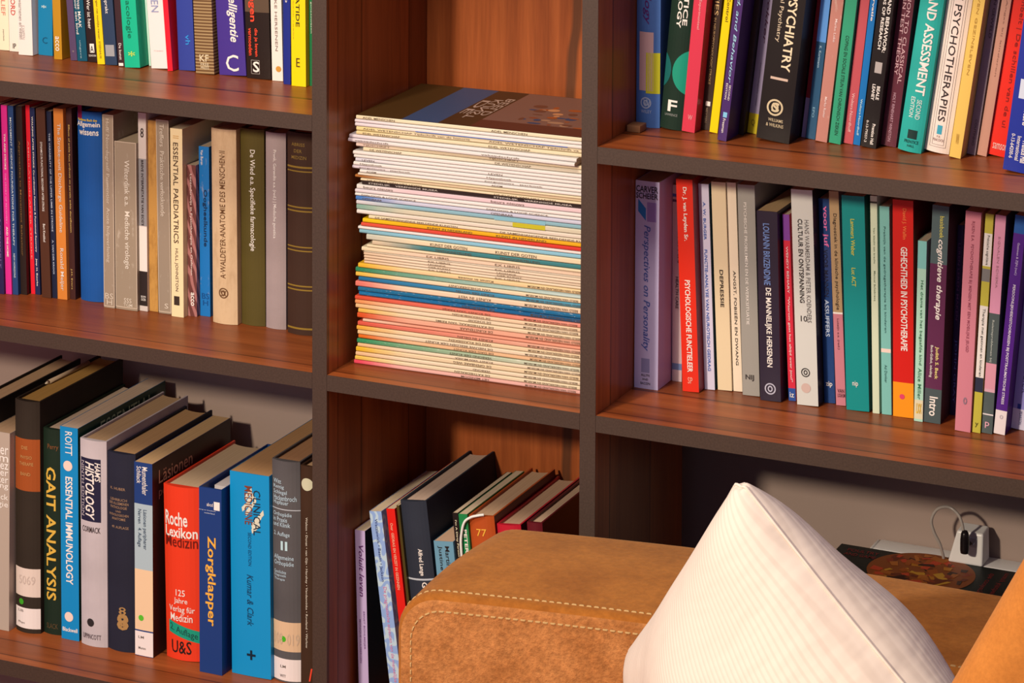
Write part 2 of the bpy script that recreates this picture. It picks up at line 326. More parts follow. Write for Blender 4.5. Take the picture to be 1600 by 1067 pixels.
# ------------------------------------------------------------------ books
ROWS={'L1': 'books on the top left shelf', 'L2': 'books on the middle left shelf', 'L3': 'books on the bottom left shelf', 'M3': 'books in the lower middle compartment', 'R1': 'books on the top right shelf', 'R2': 'books on the middle right shelf'}
BOOKS=[
('L1','cream paperback at the far left of the top left shelf','pb','efd9b4',-0.5743,0.1678,-1.1,0.0159,0.205,0.122,[('D','LIEF',0.3,0.7,0.664,0.766,'d8826a'),('D','paperback',0.4,0.55,0.86,0.937,'6b5a50')],[],[],{}),
('L1','cream paperback with red capitals, second from the left on the top left shelf','pb','f0d9c4',-0.558,0.1666,-1.07,0.0143,0.21,0.123,[('D','OORD',0.25,0.75,0.614,0.764,'c8372c'),('H','IP',0.4,0.75,0.947,0.98,'1c1413')],[],[],{}),
('L1','white paperback with faint grey lettering beside a dark gap, top left shelf','pb','efd8c8',-0.5304,0.152,-1.37,0.0223,0.212,0.138,[('D','waarnemen en weten',0.1,0.3,0.645,0.899,'a59488'),('D','KAMPEN',0.25,0.5,0.809,0.899,'c0aea2')],[],[],{}),
('L1','petrol blue paperback with a small c on its spine, top left shelf','pb','17779c',-0.5065,0.1639,0.0,0.0222,0.215,0.126,[('H','C',0.3,0.65,0.884,0.925,'0d4f6c'),('H','*',0.25,0.6,0.682,0.714,'cfe0e0')],[],[],{}),
('L1','mustard paperback with a short white word at the bottom, top left shelf','pb','b8801c',-0.4768,0.148,-1.64,0.0125,0.222,0.142,[('D','acco',0.25,0.75,0.86,0.949,'f0dccb')],[],[],{}),
('L1','dull purple paperback right of a dark gap on the top left shelf','pb','55405a',-0.4537,0.1507,-4.43,0.0101,0.2,0.139,[('H','*',0.4,0.65,0.931,0.953,'a08a80')],[],[],{}),
('L1','dark teal paperback with bold white lettering, top left shelf','pb','0f4c5e',-0.4407,0.1511,-4.39,0.015,0.205,0.139,[('D','Onze MAAK',0.4,0.7,0.575,0.781,'f0dccb'),('D','voor een kind',0.12,0.36,0.575,0.823,'f0dccb'),('D','uitgave',0.3,0.5,0.864,0.982,'9ab0b0')],[],[],{}),
('L1','black paperback with a white square mark, left of a yellow one, top left shelf','pb','2a1a18',-0.4252,0.152,-4.32,0.0148,0.214,0.138,[('D','Wer ist heer',0.3,0.65,0.608,0.792,'f0dccb'),('H','A',0.35,0.7,0.897,0.937,'1c1413'),('H','SCHOON',0.15,0.9,0.953,0.965,'f0dccb')],[],[('r',0.3,0.75,0.885,0.941,'f0dccb')],{}),
('L1','narrow yellow paperback between a black and a navy one, top left shelf','pb','efc515',-0.4082,0.1452,-4.33,0.0111,0.218,0.145,[('D','omgaan met moeilijke mensen  STEENHUIS',0.3,0.65,0.584,0.964,'8a6a20')],[],[],{}),
('L1','slate navy paperback with a grey emblem near its foot, top left shelf','pb','2d3c52',-0.3932,0.146,-4.29,0.018,0.224,0.144,[('D','geprakt',0.25,0.6,0.586,0.693,'f0dccb')],[],[('r',0.1,0.85,0.88,0.948,'9a9592')],{}),
('L1','thin dark brown book beside the wide green one, top left shelf','pb','3c2526',-0.3768,0.145,-3.97,0.0098,0.226,0.145,[('D','De kunst',0.3,0.7,0.862,0.96,'f0dccb')],[],[('r',0.1,0.8,0.979,0.996,'f0dccb')],{}),
('L1','wide green paperback with a leaf mark, top left shelf','pb','17ae81',-0.3594,0.1435,-4.06,0.023,0.225,0.12,[('D','farmacologie',0.25,0.65,0.476,0.827,'0c6a4c'),('H','*',0.3,0.75,0.903,0.952,'c8d24a')],[],[],{}),
('L1','very thin pale mint booklet between the green and white books, top left shelf','pb','b9d8bf',-0.3458,0.1665,-4.09,0.003,0.218,0.123,[],[],[],{}),
('L1','white paperback with grey capitals, left of a thin red one, top left shelf','pb','efd8cc',-0.3241,0.1538,-4.25,0.0247,0.223,0.136,[('D','ESSEN',0.25,0.7,0.504,0.664,'8f92ac'),('H','FONDS',0.25,0.8,0.89,0.898,'d9bfb4')],[],[],{}),
('L1','thin bright red paperback with a worn edge, top left shelf','pb','dc1c2c',-0.3053,0.1492,-4.4,0.0077,0.224,0.141,[],[],[],{}),
('L1','blue paperback with two light blue letters, right of the thin red one, top left shelf','pb','33408c',-0.2869,0.161,-2.38,0.0241,0.23,0.129,[('D','vh',0.5,0.8,0.794,0.85,'2f8fd0')],[],[],{}),
('L1','brown horizontally striped book with a pale emblem, top left shelf','pb','6a4a2c',-0.2545,0.1515,-2.28,0.0272,0.235,0.138,[('H','KF',0.25,0.75,0.891,0.93,'e0c8a0'),('H','FREE',0.3,0.75,0.937,0.955,'e0c8a0'),('H','PRESS',0.3,0.75,0.957,0.973,'e0c8a0')],[],[],{'stripe': 'h'}),
('L1','wide purple paperback with white italic title and big letter, top left shelf','pb','46307f',-0.2169,0.1581,-3.15,0.0397,0.23,0.132,[('D','Emotionele intelligentie',0.4,0.8,0.126,0.809,'f0dccb','bi'),('H','C',0.28,0.75,0.882,0.977,'f0dccb')],[],[],{}),
('L1','black paperback with orange-red title beside the purple one, top left shelf','pb','251812',-0.1776,0.1566,-1.73,0.0352,0.228,0.133,[('D','vroegen',0.15,0.4,0.398,0.673,'e8452a','b'),('D','vermoeden',0.12,0.28,0.71,0.868,'e8452a','b'),('D','die je leven',0.35,0.52,0.71,0.872,'e8452a','b'),('H','S',0.28,0.55,0.901,0.963,'f0dccb','b')],[(0,0.618,'5a4432')],[('o',0.2,0.55,0.894,0.973,'c8b8a8')],{}),
('L1','white paperback with an orange oval at its foot, top left shelf','pb','efd9c6',-0.1504,0.1573,-1.3,0.0156,0.224,0.133,[('D','VROUWELIJKE HERSENEN',0.3,0.6,0.266,0.825,'8a7468')],[],[('c',0.62,0.93,3.9,'c98a35')],{}),
('L1','narrow royal blue paperback left of a wide yellow one, top left shelf','pb','1f2a78',-0.13,0.1447,-0.27,0.0102,0.226,0.145,[('H','w',0.3,0.6,0.514,0.529,'f0dccb')],[],[],{}),
('L1','wide yellow paperback with a dark capital at its foot, top left shelf','pb','f4cb0c',-0.1111,0.1406,-0.44,0.0207,0.228,0.149,[('D','HYDATIDE',0.35,0.6,0.363,0.661,'1c1413'),('D','paperback reeks',0.12,0.2,0.4,0.734,'c09a20'),('H','E',0.35,0.6,0.839,0.89,'5a4010')],[],[],{}),
('L1','green book against the left upright at the end of the top left shelf','pb','1c6b3c',-0.0969,0.1502,-0.39,0.0068,0.23,0.14,[('D','natuurlijke geneeswijzen',0.35,0.6,0.37,0.702,'f0dccb')],[],[],{}),
('L2','dark purple paperback cut off at the left end of the middle left shelf','pb','2a2046',-0.5548,0.1255,-1.18,0.0075,0.2592,0.164,[('D','fragments of recovery',0.4,0.7,0.292,0.866,'8a6a9a')],[],[],{}),
('L2','bright pink paperback near the left end of the middle left shelf','pb','d62a80',-0.5458,0.129,-1.22,0.0093,0.2583,0.161,[('D','TVA AND STROKE',0.4,0.7,0.15,0.34,'f0dccb','b'),('D','THE STORY OF RECOVERY',0.4,0.65,0.357,0.628,'f08ab8'),('D','AND THE HOME',0.4,0.7,0.642,0.801,'f0dccb','b')],[],[],{}),
('L2','denim blue paperback between the pink and the black-brown one, middle left shelf','pb','26406a',-0.5362,0.1307,-1.26,0.0086,0.2581,0.159,[('D','MOVEMENT SCIENCE FOUNDATIONS FOR THERAPY',0.35,0.65,0.062,0.74,'cfd4dc'),('D','NEW HORIZONS',0.35,0.65,0.781,0.909,'cfd4dc')],[],[],{}),
('L2','black-brown paperback with dull gold text, middle left shelf','pb','2a1d18',-0.5264,0.1363,-1.31,0.0096,0.2574,0.154,[('D','Approaches to Movement Behaviour',0.3,0.6,0.183,0.794,'8a6030')],[],[],{}),
('L2','narrow red paperback left of the navy one, middle left shelf','pb','e01e2e',-0.517,0.1446,-1.5,0.0064,0.2582,0.145,[('D','AMBULATION AFTER STROKE',0.35,0.65,0.188,0.815,'f08a80')],[],[],{}),
('L2','navy paperback with bold white text along the whole spine, middle left shelf','pb','22284a',-0.5094,0.1445,-1.56,0.0077,0.2553,0.145,[('D','WALKING AFTER STROKE: Co-ordination Patterns & Functional Recovery',0.3,0.65,0.046,0.772,'f0dccb','b'),('D','Jaap H. Buurke',0.3,0.65,0.806,0.954,'f0dccb','b')],[],[],{}),
('L2','chocolate brown paperback with small white text, left of a slim navy one, middle left shelf','pb','4f2c1c',-0.491,0.1366,-1.68,0.0141,0.2576,0.153,[('D','DYNAMICS IN FUNCTIONAL RECOVERY AFTER STROKE',0.4,0.62,0.177,0.542,'f0dccb'),('D','Bert Kwakkel',0.4,0.65,0.609,0.704,'f0dccb')],[],[],{}),
('L2','slim midnight blue book left of the orange one, middle left shelf','pb','1e2236',-0.4797,0.1401,-1.7,0.0076,0.2542,0.15,[('D','THE VARIABILITY OF THE UPPER LIMB IN STROKE',0.35,0.65,0.116,0.643,'c0c4cc'),('D','A. VAN DER KROOI',0.35,0.65,0.688,0.869,'c0c4cc')],[],[],{}),
('L2','orange paperback with tall pale lettering, middle left shelf','pb','d07a30',-0.4676,0.1394,-1.04,0.015,0.2594,0.151,[('D','The Stroke-unit Discharge Guideline',0.3,0.75,0.077,0.648,'d8c8b8'),('D','Ronald Meijer',0.3,0.75,0.731,0.953,'d8c8b8')],[],[],{}),
('L2','dark maroon paperback with yellow text, right of the orange one, middle left shelf','pb','42231e',-0.4554,0.146,-0.99,0.0087,0.2595,0.144,[('D','Effects of ankle foot orthosis on paretic ankle dorsiflexion',0.3,0.65,0.085,0.648,'d8b060'),('D','J.H. Evers',0.3,0.6,0.839,0.947,'d8b060')],[],[],{}),
('L2','wide bright blue hardback with white title near the top, middle left shelf','hb','124e90',-0.4271,0.1471,-0.86,0.0374,0.2574,0.143,[('H','Goldenes Buch des',0.05,0.85,0.037,0.05,'e8c030','b'),('H','Allgemein',0.0,0.95,0.053,0.087,'f0dccb','b'),('H','wissens',0.1,0.9,0.092,0.124,'f0dccb','b')],[],[('r',0.02,0.24,-0.038,0.043,'7c1038','bookmark_ribbon')],{}),
('L2','narrow taupe paperback left of the short wide taupe one, middle left shelf','pb','9a836c',-0.3908,0.133,-0.16,0.0165,0.2604,0.157,[('D','Hoff/ Noordegraaf/ Parmentier  Acute hulpverlening',0.25,0.65,0.02,0.764,'cdb8a0'),('H','BS',0.15,0.9,0.923,0.953,'cdb8a0'),('H','H',0.3,0.8,0.956,0.983,'cdb8a0')],[],[('o',0.0,1.0,-0.0,0.993,'cdb49a',0.0009)],{'worn': 1}),
('L2','short wide taupe paperback with pale serif title, middle left shelf','pb','9a846c',-0.3654,0.1347,-0.21,0.0329,0.2252,0.155,[('D','Wilterdink e.a.  Medische virologie',0.4,0.7,0.103,0.753,'e0ceb8'),('H','SSS',0.4,0.75,0.929,0.956,'d8c4ac'),('H','TGM',0.38,0.78,0.96,0.979,'d8c4ac')],[],[('o',0.0,1.0,-0.004,0.987,'cdb49a',0.0009)],{'worn': 1}),
('L2','paperback with white, grey and black blocks on its spine, middle left shelf','pb','cfbcae',-0.3425,0.1406,-0.25,0.0119,0.2662,0.149,[('D',"BREVE INTERPRETATIE VAN ECG'S", 0.35,0.65,0.237,0.567,'352a26','b'),('H','8',0.3,0.7,0.076,0.124,'352a26'),('H','BOHN',0.2,0.8,0.922,0.932,'f0dccb'),('H','SCHELTEMA',0.2,0.8,0.935,0.948,'f0dccb')],[(0.231,0.57,'8f8784'),(0.573,0.799,'e8d4c4'),(0.799,0.974,'2c211e')],[],{}),
('L2','water-stained amber paperback right of the black and white one, middle left shelf','pb','c08a44',-0.3295,0.1449,-0.3,0.0129,0.2564,0.145,[],[],[],{'worn': 2}),
('L2','taupe paperback with pale title, right of the stained amber one, middle left shelf','pb','97826c',-0.3109,0.142,-0.68,0.0189,0.259,0.148,[('D','Treffers  Praktische verloskunde',0.3,0.65,0.02,0.496,'d4c0a8'),('H','S',0.5,0.8,0.946,0.972,'d4c0a8')],[],[('o',0.0,1.0,-0.001,0.992,'cdb49a',0.0009)],{'worn': 1}),
('L2','cream paperback with large dark title capitals, middle left shelf','pb','efcf9c',-0.2888,0.1366,-0.23,0.0181,0.2514,0.153,[('D','ESSENTIAL PAEDIATRICS',0.25,0.65,0.074,0.608,'4a3020'),('D','HULL JOHNSTON',0.3,0.6,0.635,0.863,'6a5040'),('H','==',0.25,0.7,0.037,0.061,'d0a060')],[],[('r',0.22,0.68,0.89,0.938,'3a2a20','publisher_mark')],{}),
('L2','short maroon paperback with wavy pink stripes, middle left shelf','pb','6a3a34',-0.2725,0.1477,-0.29,0.0133,0.2022,0.142,[('D','Lezenderwijs in Fysiotherapie en Oefenen',0.3,0.6,0.058,0.727,'e8c8b8'),('D','acco',0.35,0.75,0.841,0.93,'f0dccb','b')],[],[],{'stripe': 'w'}),
('L2','short bright blue paperback left of the frayed tan cloth book, middle left shelf','pb','1d6fae',-0.2578,0.1557,-0.32,0.0151,0.2267,0.134,[('D','Van Buren',0.2,0.45,0.02,0.108,'f0dccb'),('D','Oogheelkunde',0.35,0.8,0.252,0.588,'0e2c4c','b'),('H','BS',0.2,0.9,0.863,0.897,'0e4c84'),('H','H',0.3,0.8,0.905,0.935,'0e4c84')],[],[],{'worn': 1}),
('L2','frayed tan cloth hardback with brown upward lettering, middle left shelf','hb','d2ae84',-0.2183,0.1343,-0.38,0.0365,0.258,0.156,[('U','A·WALDEYER·ANATOMIE DES MENSCHEN·II',0.38,0.6,0.11,0.764,'6a4426'),('H','SX',0.38,0.62,0.827,0.856,'6a4426')],[],[('ring',0.5,0.84,7.0,'6a4426')],{'worn': 3}),
('L2','olive green cloth hardback with white title, middle left shelf','hb','55461a',-0.1822,0.1449,-0.34,0.0349,0.2596,0.145,[('D','De Wied e.a. Specifieke farmacologie',0.42,0.68,0.103,0.618,'efe0c8')],[],[],{}),
('L2','mauve-grey cloth hardback with small white text, second from the left upright, middle left shelf','hb','a08a84',-0.1486,0.1449,0.0,0.0292,0.2586,0.145,[('D','Pronk, Geraedts e.a. (red.) | Medische genetica',0.4,0.6,0.086,0.536,'efe0d8')],[],[],{}),
('L2','dark brown leather-bound book with gold bands beside the left upright, middle left shelf','hb','3c2418',-0.1079,0.1358,0.0,0.039,0.2644,0.154,[('H','ABRISS',0.2,0.7,0.05,0.066,'8a6a30'),('H','DER',0.3,0.6,0.082,0.098,'8a6a30'),('H','MEDIZIN',0.2,0.75,0.114,0.13,'8a6a30')],[(0.165,0.174,'8a6a24'),(0.187,0.193,'8a6a24'),(0.364,0.371,'8a6a24'),(0.383,0.39,'8a6a24'),(0.561,0.567,'8a6a24'),(0.58,0.586,'8a6a24'),(0.754,0.761,'8a6a24'),(0.773,0.78,'8a6a24'),(0.964,0.973,'8a6a24')],[],{}),
('L3','tall black book cut off at the left edge, bottom left shelf','hb','1c1715',-0.5756,0.0871,0.94,0.0329,0.3054,0.24,[],[],[],{'page': 'c9a078'}),
('L3','taupe paperback with white word endings at the left edge, bottom left shelf','pb','b09a86',-0.541,0.0862,0.9,0.0352,0.2732,0.2,[('H','er',0.6,0.95,0.072,0.111,'f0dccb'),('H','m',0.55,0.95,0.117,0.147,'f0dccb'),('H','ez',0.6,0.95,0.153,0.185,'f0dccb'),('H','er',0.6,0.95,0.192,0.218,'f0dccb'),('H','ter',0.5,0.95,0.224,0.254,'f0dccb'),('H','ung',0.4,0.95,0.26,0.289,'f0dccb'),('H','eck',0.45,0.95,0.309,0.338,'f0dccb'),('H','gie',0.5,0.95,0.348,0.383,'f0dccb')],[],[],{'page': 'b08a68'}),
('L3','dark leather-bound book with a red-brown title block, bottom left shelf','hb','2f241a',-0.4999,0.0926,0.26,0.0386,0.3185,0.225,[('H','DIE',0.35,0.6,0.193,0.207,'c08a50'),('H','PHYSIO',0.3,0.75,0.234,0.248,'c08a50'),('H','THERAPIE',0.25,0.8,0.262,0.276,'c08a50'),('H','BAND',0.3,0.7,0.306,0.32,'c08a50'),('H','LIB',0.15,0.4,0.901,0.912,'8a7a70'),('H','Phys',0.15,0.45,0.953,0.964,'6a5a50'),('H','5069',0.2,0.85,0.752,0.79,'cbb2a0')],[(0.162,0.386,'9c4a1e')],[('r',0,1,0.721,0.843,'ddc4b0','spine_label'),('c',0.3,0.868,4.1,'3c9a1e'),('r',0,1,0.893,0.981,'e8d4c6','shelf_mark_label')],{'page': 'b98a48','round': 1.3}),
('L3','dark green hardback with a big gold title, bottom left shelf','hb','122416',-0.4654,0.1034,0.22,0.0292,0.282,0.215,[('D','GAIT ANALYSIS',0.2,0.72,0.184,0.833,'d8a840','b'),('H','Perry',0.3,0.85,0.072,0.103,'7a4a28'),('H','SLACK',0.2,0.8,0.946,0.971,'5a4428')],[],[],{'page': 'cdae92'}),
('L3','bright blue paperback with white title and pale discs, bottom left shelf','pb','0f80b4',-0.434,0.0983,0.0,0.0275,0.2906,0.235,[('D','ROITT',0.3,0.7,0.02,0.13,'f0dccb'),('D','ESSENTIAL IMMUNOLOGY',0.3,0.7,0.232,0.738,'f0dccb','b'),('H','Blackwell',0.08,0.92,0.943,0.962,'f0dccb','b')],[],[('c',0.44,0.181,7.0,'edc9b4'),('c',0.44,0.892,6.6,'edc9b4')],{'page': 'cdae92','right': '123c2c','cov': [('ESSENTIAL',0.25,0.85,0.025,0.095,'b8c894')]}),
('L3','light grey hardback with a black title panel, bottom left shelf','hb','bfaeaa',-0.3953,0.0921,0.0,0.0404,0.2801,0.225,[('D','HISTOLOGY',0.25,0.6,0.104,0.384,'f0dccb','bi'),('D',"HAM'S", 0.62,0.82,0.104,0.197,'f0dccb','bi'),('D','NINTH EDITION',0.08,0.2,0.104,0.371,'b8a8a8'),('H','CORMACK',0.1,0.8,0.418,0.446,'3a2a2a'),('H','LIPPINCOTT',0.1,0.8,0.941,0.965,'5a4a4a')],[],[('r',0.04,0.82,0.088,0.393,'1e1c34','title_panel'),('c',0.42,0.885,5.5,'2a2424')],{'page': 'b9936c'}),
('L3','plain blue-black cloth hardback with a gold crest, bottom left shelf','hb','20202e',-0.3534,0.0937,0.0,0.0425,0.2681,0.215,[('H','K. HUBER',0.15,0.7,0.171,0.184,'a07a5c'),('H','LEHRBUCH',0.15,0.75,0.226,0.239,'a07a5c'),('H','DER ALLGEMEINEN',0.1,0.8,0.245,0.258,'a07a5c'),('H','PATHOLOGIE',0.15,0.75,0.265,0.278,'a07a5c'),('H','UND',0.35,0.55,0.287,0.297,'a07a5c'),('H','PATHOLOGISCHEN',0.1,0.8,0.304,0.316,'a07a5c'),('H','ANATOMIE',0.2,0.7,0.323,0.336,'a07a5c'),('H','49. AUFLAGE',0.2,0.8,0.365,0.378,'a07a5c'),('H','8',0.45,0.7,0.773,0.812,'a87c48'),('H','8',0.38,0.78,0.806,0.89,'a87c48','b')],[],[('crest',0.58,0.841,8.6,'a87c48')],{'page': 'b98d60'}),
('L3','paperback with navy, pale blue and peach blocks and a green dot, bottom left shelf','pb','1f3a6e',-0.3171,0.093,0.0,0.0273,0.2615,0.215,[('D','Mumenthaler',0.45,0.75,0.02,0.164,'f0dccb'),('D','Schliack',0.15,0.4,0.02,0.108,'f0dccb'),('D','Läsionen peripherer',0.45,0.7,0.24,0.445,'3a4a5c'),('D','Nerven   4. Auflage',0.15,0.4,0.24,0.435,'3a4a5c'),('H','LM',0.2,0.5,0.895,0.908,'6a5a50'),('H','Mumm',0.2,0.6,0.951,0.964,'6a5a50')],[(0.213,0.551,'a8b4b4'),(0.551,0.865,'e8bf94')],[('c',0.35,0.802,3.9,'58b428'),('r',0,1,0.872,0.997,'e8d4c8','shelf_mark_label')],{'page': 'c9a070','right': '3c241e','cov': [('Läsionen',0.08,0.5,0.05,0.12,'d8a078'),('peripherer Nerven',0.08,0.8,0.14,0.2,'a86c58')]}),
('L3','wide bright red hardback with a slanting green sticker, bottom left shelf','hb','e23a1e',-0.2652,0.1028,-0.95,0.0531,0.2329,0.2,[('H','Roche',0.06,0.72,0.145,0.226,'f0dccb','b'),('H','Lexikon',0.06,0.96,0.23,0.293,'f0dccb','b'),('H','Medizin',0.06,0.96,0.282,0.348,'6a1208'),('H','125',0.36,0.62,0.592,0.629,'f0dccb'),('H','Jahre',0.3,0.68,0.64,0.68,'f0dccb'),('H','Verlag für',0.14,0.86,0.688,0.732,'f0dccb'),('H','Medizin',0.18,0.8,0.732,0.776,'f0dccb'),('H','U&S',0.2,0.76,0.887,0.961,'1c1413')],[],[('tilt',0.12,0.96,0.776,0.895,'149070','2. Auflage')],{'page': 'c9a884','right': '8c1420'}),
('L3','navy file box with an orange word reading downwards, bottom left shelf','box','1b386e',-0.2108,0.0827,0.0,0.0333,0.2469,0.19,[('D','Zorgklapper',0.28,0.74,0.258,0.742,'eaa83c','b'),('H','abcd',0.35,0.62,0.078,0.096,'f0dccb'),('H','zorg en kwaliteit',0.0,0.75,0.116,0.123,'c8c8d8'),('H','nederland',0.25,0.7,0.13,0.137,'c8c8d8')],[],[('r',0.66,0.92,0.068,0.113,'f0dccb','emblem')],{}),
('L3','wide cyan paperback with a scribbled cream title patch, bottom left shelf','pb','1089bb',-0.1593,0.0975,-0.52,0.0575,0.2692,0.245,[('D','CLINICAL',0.6,0.78,0.077,0.298,'1a2a3a'),('D','MEDICINE',0.38,0.58,0.061,0.251,'7a3a24'),('D','SECOND EDITION',0.46,0.54,0.289,0.453,'0a4a70'),('D','Kumar & Clark',0.42,0.58,0.497,0.75,'0a3c5c','i'),('H','+',0.4,0.62,0.87,0.927,'0a2030','b')],[],[('scrib',0.3,0.82,0.068,0.27,'d8cdb0')],{'page': 'b98a5c'}),
('L3','grey cloth hardback with a large roman numeral, bottom left shelf','hb','57514f',-0.1099,0.1003,-0.49,0.0406,0.292,0.2,[('H','Witt',0.08,0.4,0.083,0.103,'b8c8cc'),('H','Rettig',0.08,0.5,0.109,0.129,'b8c8cc'),('H','Schlegel',0.08,0.6,0.132,0.155,'b8c8cc'),('H','Hackenbroch',0.08,0.9,0.155,0.178,'b8c8cc'),('H','Hupfauer',0.08,0.65,0.178,0.202,'b8c8cc'),('H','Orthopädie',0.06,0.75,0.231,0.254,'b8c8cc'),('H','in Praxis',0.06,0.6,0.254,0.274,'b8c8cc'),('H','und Klinik',0.06,0.7,0.277,0.297,'b8c8cc'),('H','2. Auflage',0.08,0.68,0.32,0.344,'b8c8cc'),('H','II',0.36,0.6,0.361,0.402,'b8d0dc','b'),('H','Allgemeine',0.08,0.8,0.425,0.451,'b8c8cc'),('H','Orthopädie',0.08,0.8,0.451,0.477,'b8c8cc'),('H','Geschichte',0.08,0.55,0.494,0.509,'b8c8cc'),('H','Diagnostik',0.08,0.55,0.512,0.526,'b8c8cc'),('H','Therapie',0.08,0.5,0.529,0.543,'b8c8cc'),('H','108  019',0.05,0.95,0.778,0.83,'c8a888'),('H','LM',0.3,0.5,0.923,0.935,'6a5a50'),('H','WITT',0.28,0.5,0.966,0.978,'6a5a50')],[(0.216,0.22,'b8b8b8')],[('r',0,1,0.726,0.859,'d8b088','spine_label'),('c',0.42,0.804,3.9,'46a81e'),('r',0,1,0.894,0.993,'e8d4c8','shelf_mark_label')],{'page': 'b08058','round': 1.2}),
('L3','brown book with a coin picture beside the left upright, bottom left shelf','hb','3c2414',-0.0793,0.0986,0.0,0.0181,0.2915,0.197,[('D','Walton • Donat • van Gijn • Hershey • Vandenvinke • Rowland • Warlow',0.42,0.62,0.23,0.821,'d8c8b0'),('H','l',0.7,0.95,0.913,0.971,'e8452a','bi')],[],[('c',0.55,0.082,8.2,'c8c09c')],{'page': 'c09870'}),
('M3','lilac paperback at the left end of the lower middle compartment','pb','bca4c4',0.0151,0.075,-1.57,0.014,0.2288,0.15,[('D','Voluit leven',0.35,0.8,0.082,0.372,'5c2060','i'),('D','ERNST BOHLMEIJER',0.6,0.8,0.455,0.669,'7a5080'),('D','MONIQUE HULSBERGEN',0.2,0.4,0.502,0.749,'7a5080')],[],[],{'right': '181214'}),
('M3','blue paperback with a rippled water picture, lower middle compartment','pb','8ca4cc',0.0641,0.075,-7.47,0.0168,0.2583,0.17,[('D','Watzlawick • Beavin • Jackson',0.3,0.6,0.037,0.347,'3c4c7c'),('D','De pragmatische aspecten van de menselijke communicatie',0.35,0.7,0.372,1.0,'d88aa8')],[],[],{'stripe': 'r'}),
('M3','narrow red paperback between the blue and the charcoal book, lower middle compartment','pb','d81c14',0.0844,0.075,-7.1,0.0115,0.2651,0.2,[('D','Over  GEDRAG EN VERZET IN GEZINNEN',0.3,0.62,0.068,0.388,'f0a080','b')],[],[],{}),
('M3','very thin olive-brown booklet left of the charcoal book, lower middle compartment','pb','4a3a14',0.094,0.075,-6.83,0.0035,0.2713,0.205,[],[],[],{}),
('M3','wide charcoal hardback with white name near the middle, lower middle compartment','hb','282c36',0.1145,0.075,-6.86,0.036,0.2777,0.215,[('D','Alfred Lange',0.5,0.7,0.216,0.339,'f0dccb','b'),('D','Gedragsverandering in gezinnen',0.5,0.75,0.368,0.86,'f0dccb','b')],[(0.353,0.361,'b8b8b8')],[],{'page': 'c8a890'}),
('M3','short grey-blue paperback in front of the black one, lower middle compartment','pb','6690a0',0.1498,0.075,-6.2,0.0267,0.2336,0.12,[('D','Martin Appelo',0.5,0.78,0.025,0.285,'1c1413'),('D','Justine van Lawick',0.18,0.42,0.025,0.389,'1c1413')],[],[],{'page': 'c8a080'}),
('M3','narrow black paperback left of the green one, lower middle compartment','pb','1c1614',0.1674,0.08,-6.13,0.0075,0.2719,0.17,[('D',"I'm A Dirty Person", 0.3,0.7,0.033,0.203,'d8c8a0','b')],[],[],{}),
('M3','green paperback with white capitals, half hidden by the sofa, lower middle compartment','pb','1a7a40',0.1776,0.08,-6.08,0.0119,0.2717,0.18,[('D','PETER',0.45,0.8,0.071,0.181,'f0dccb','b')],[],[],{}),
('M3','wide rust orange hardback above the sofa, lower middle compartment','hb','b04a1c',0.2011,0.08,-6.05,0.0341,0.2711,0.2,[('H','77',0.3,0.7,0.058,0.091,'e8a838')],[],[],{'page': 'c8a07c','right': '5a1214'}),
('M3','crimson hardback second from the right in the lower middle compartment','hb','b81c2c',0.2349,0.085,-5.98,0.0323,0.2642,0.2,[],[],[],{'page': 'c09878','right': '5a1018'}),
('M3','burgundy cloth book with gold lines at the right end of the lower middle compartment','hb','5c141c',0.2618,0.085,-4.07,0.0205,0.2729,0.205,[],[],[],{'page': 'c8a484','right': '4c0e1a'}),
('R1','blue hardback with a pale picture label at the left end of the top right shelf','hb','4c70a8',0.3732,0.1196,0.0,0.0304,0.26,0.17,[('D','Psychology',0.3,0.65,0.16,0.515,'5a2060','i'),('H','W',0.35,0.65,0.866,0.902,'a8b0bc'),('H','WILEY',0.25,0.7,0.917,0.932,'a8b0bc')],[],[('r',0.15,0.75,0.551,0.827,'c8a098','spine_label'),('r',0.45,1,0.647,0.839,'c8c028','sticker'),('ring',0.45,0.884,7.0,'a8b0bc')],{}),
('R1','black-green book with two green discs, second from left on the top right shelf','hb','10281c',0.4038,0.1183,4.94,0.0289,0.25,0.172,[('D','PRACTICE',0.6,0.8,0.17,0.485,'f0dccb','b'),('D','PSYCHOLOGY',0.35,0.55,0.107,0.5,'f0dccb','b'),('H','F',0.3,0.7,0.856,0.912,'f0dccb','b'),('H','LAWRENCE',0.2,0.75,0.922,0.934,'8a8a80')],[],[('c',1.36,0.714,28.9,'128a6c'),('c',-0.7,0.714,28.9,'105a54')],{}),
('R1','raspberry red paperback leaning right, top right shelf','pb','cc3346',0.4268,0.1173,4.99,0.0162,0.25,0.173,[('D','Experimenteel',0.4,0.65,0.35,0.495,'e89a98'),('H','W',0.4,0.75,0.915,0.94,'e89a98')],[],[],{}),
('R1','narrow dark brown paperback left of the yellow one, top right shelf','pb','35241c',0.441,0.1383,5.03,0.0114,0.24,0.152,[('D','ABILITIES',0.3,0.75,0.153,0.412,'d0a870'),('D','IN NEUROPSYCHOLOGIC STROKE',0.35,0.6,0.425,0.766,'b08a5c'),('D','MEYTEN',0.35,0.6,0.887,0.963,'8a7058')],[],[('r',0.3,0.8,0.854,0.877,'f0dccb')],{}),
('R1','bright yellow paperback between the brown and purple ones, top right shelf','pb','f0c400',0.4552,0.1279,6.13,0.0101,0.252,0.162,[('D','Motor Control',0.4,0.75,0.226,0.457,'4a3a10')],[],[],{}),
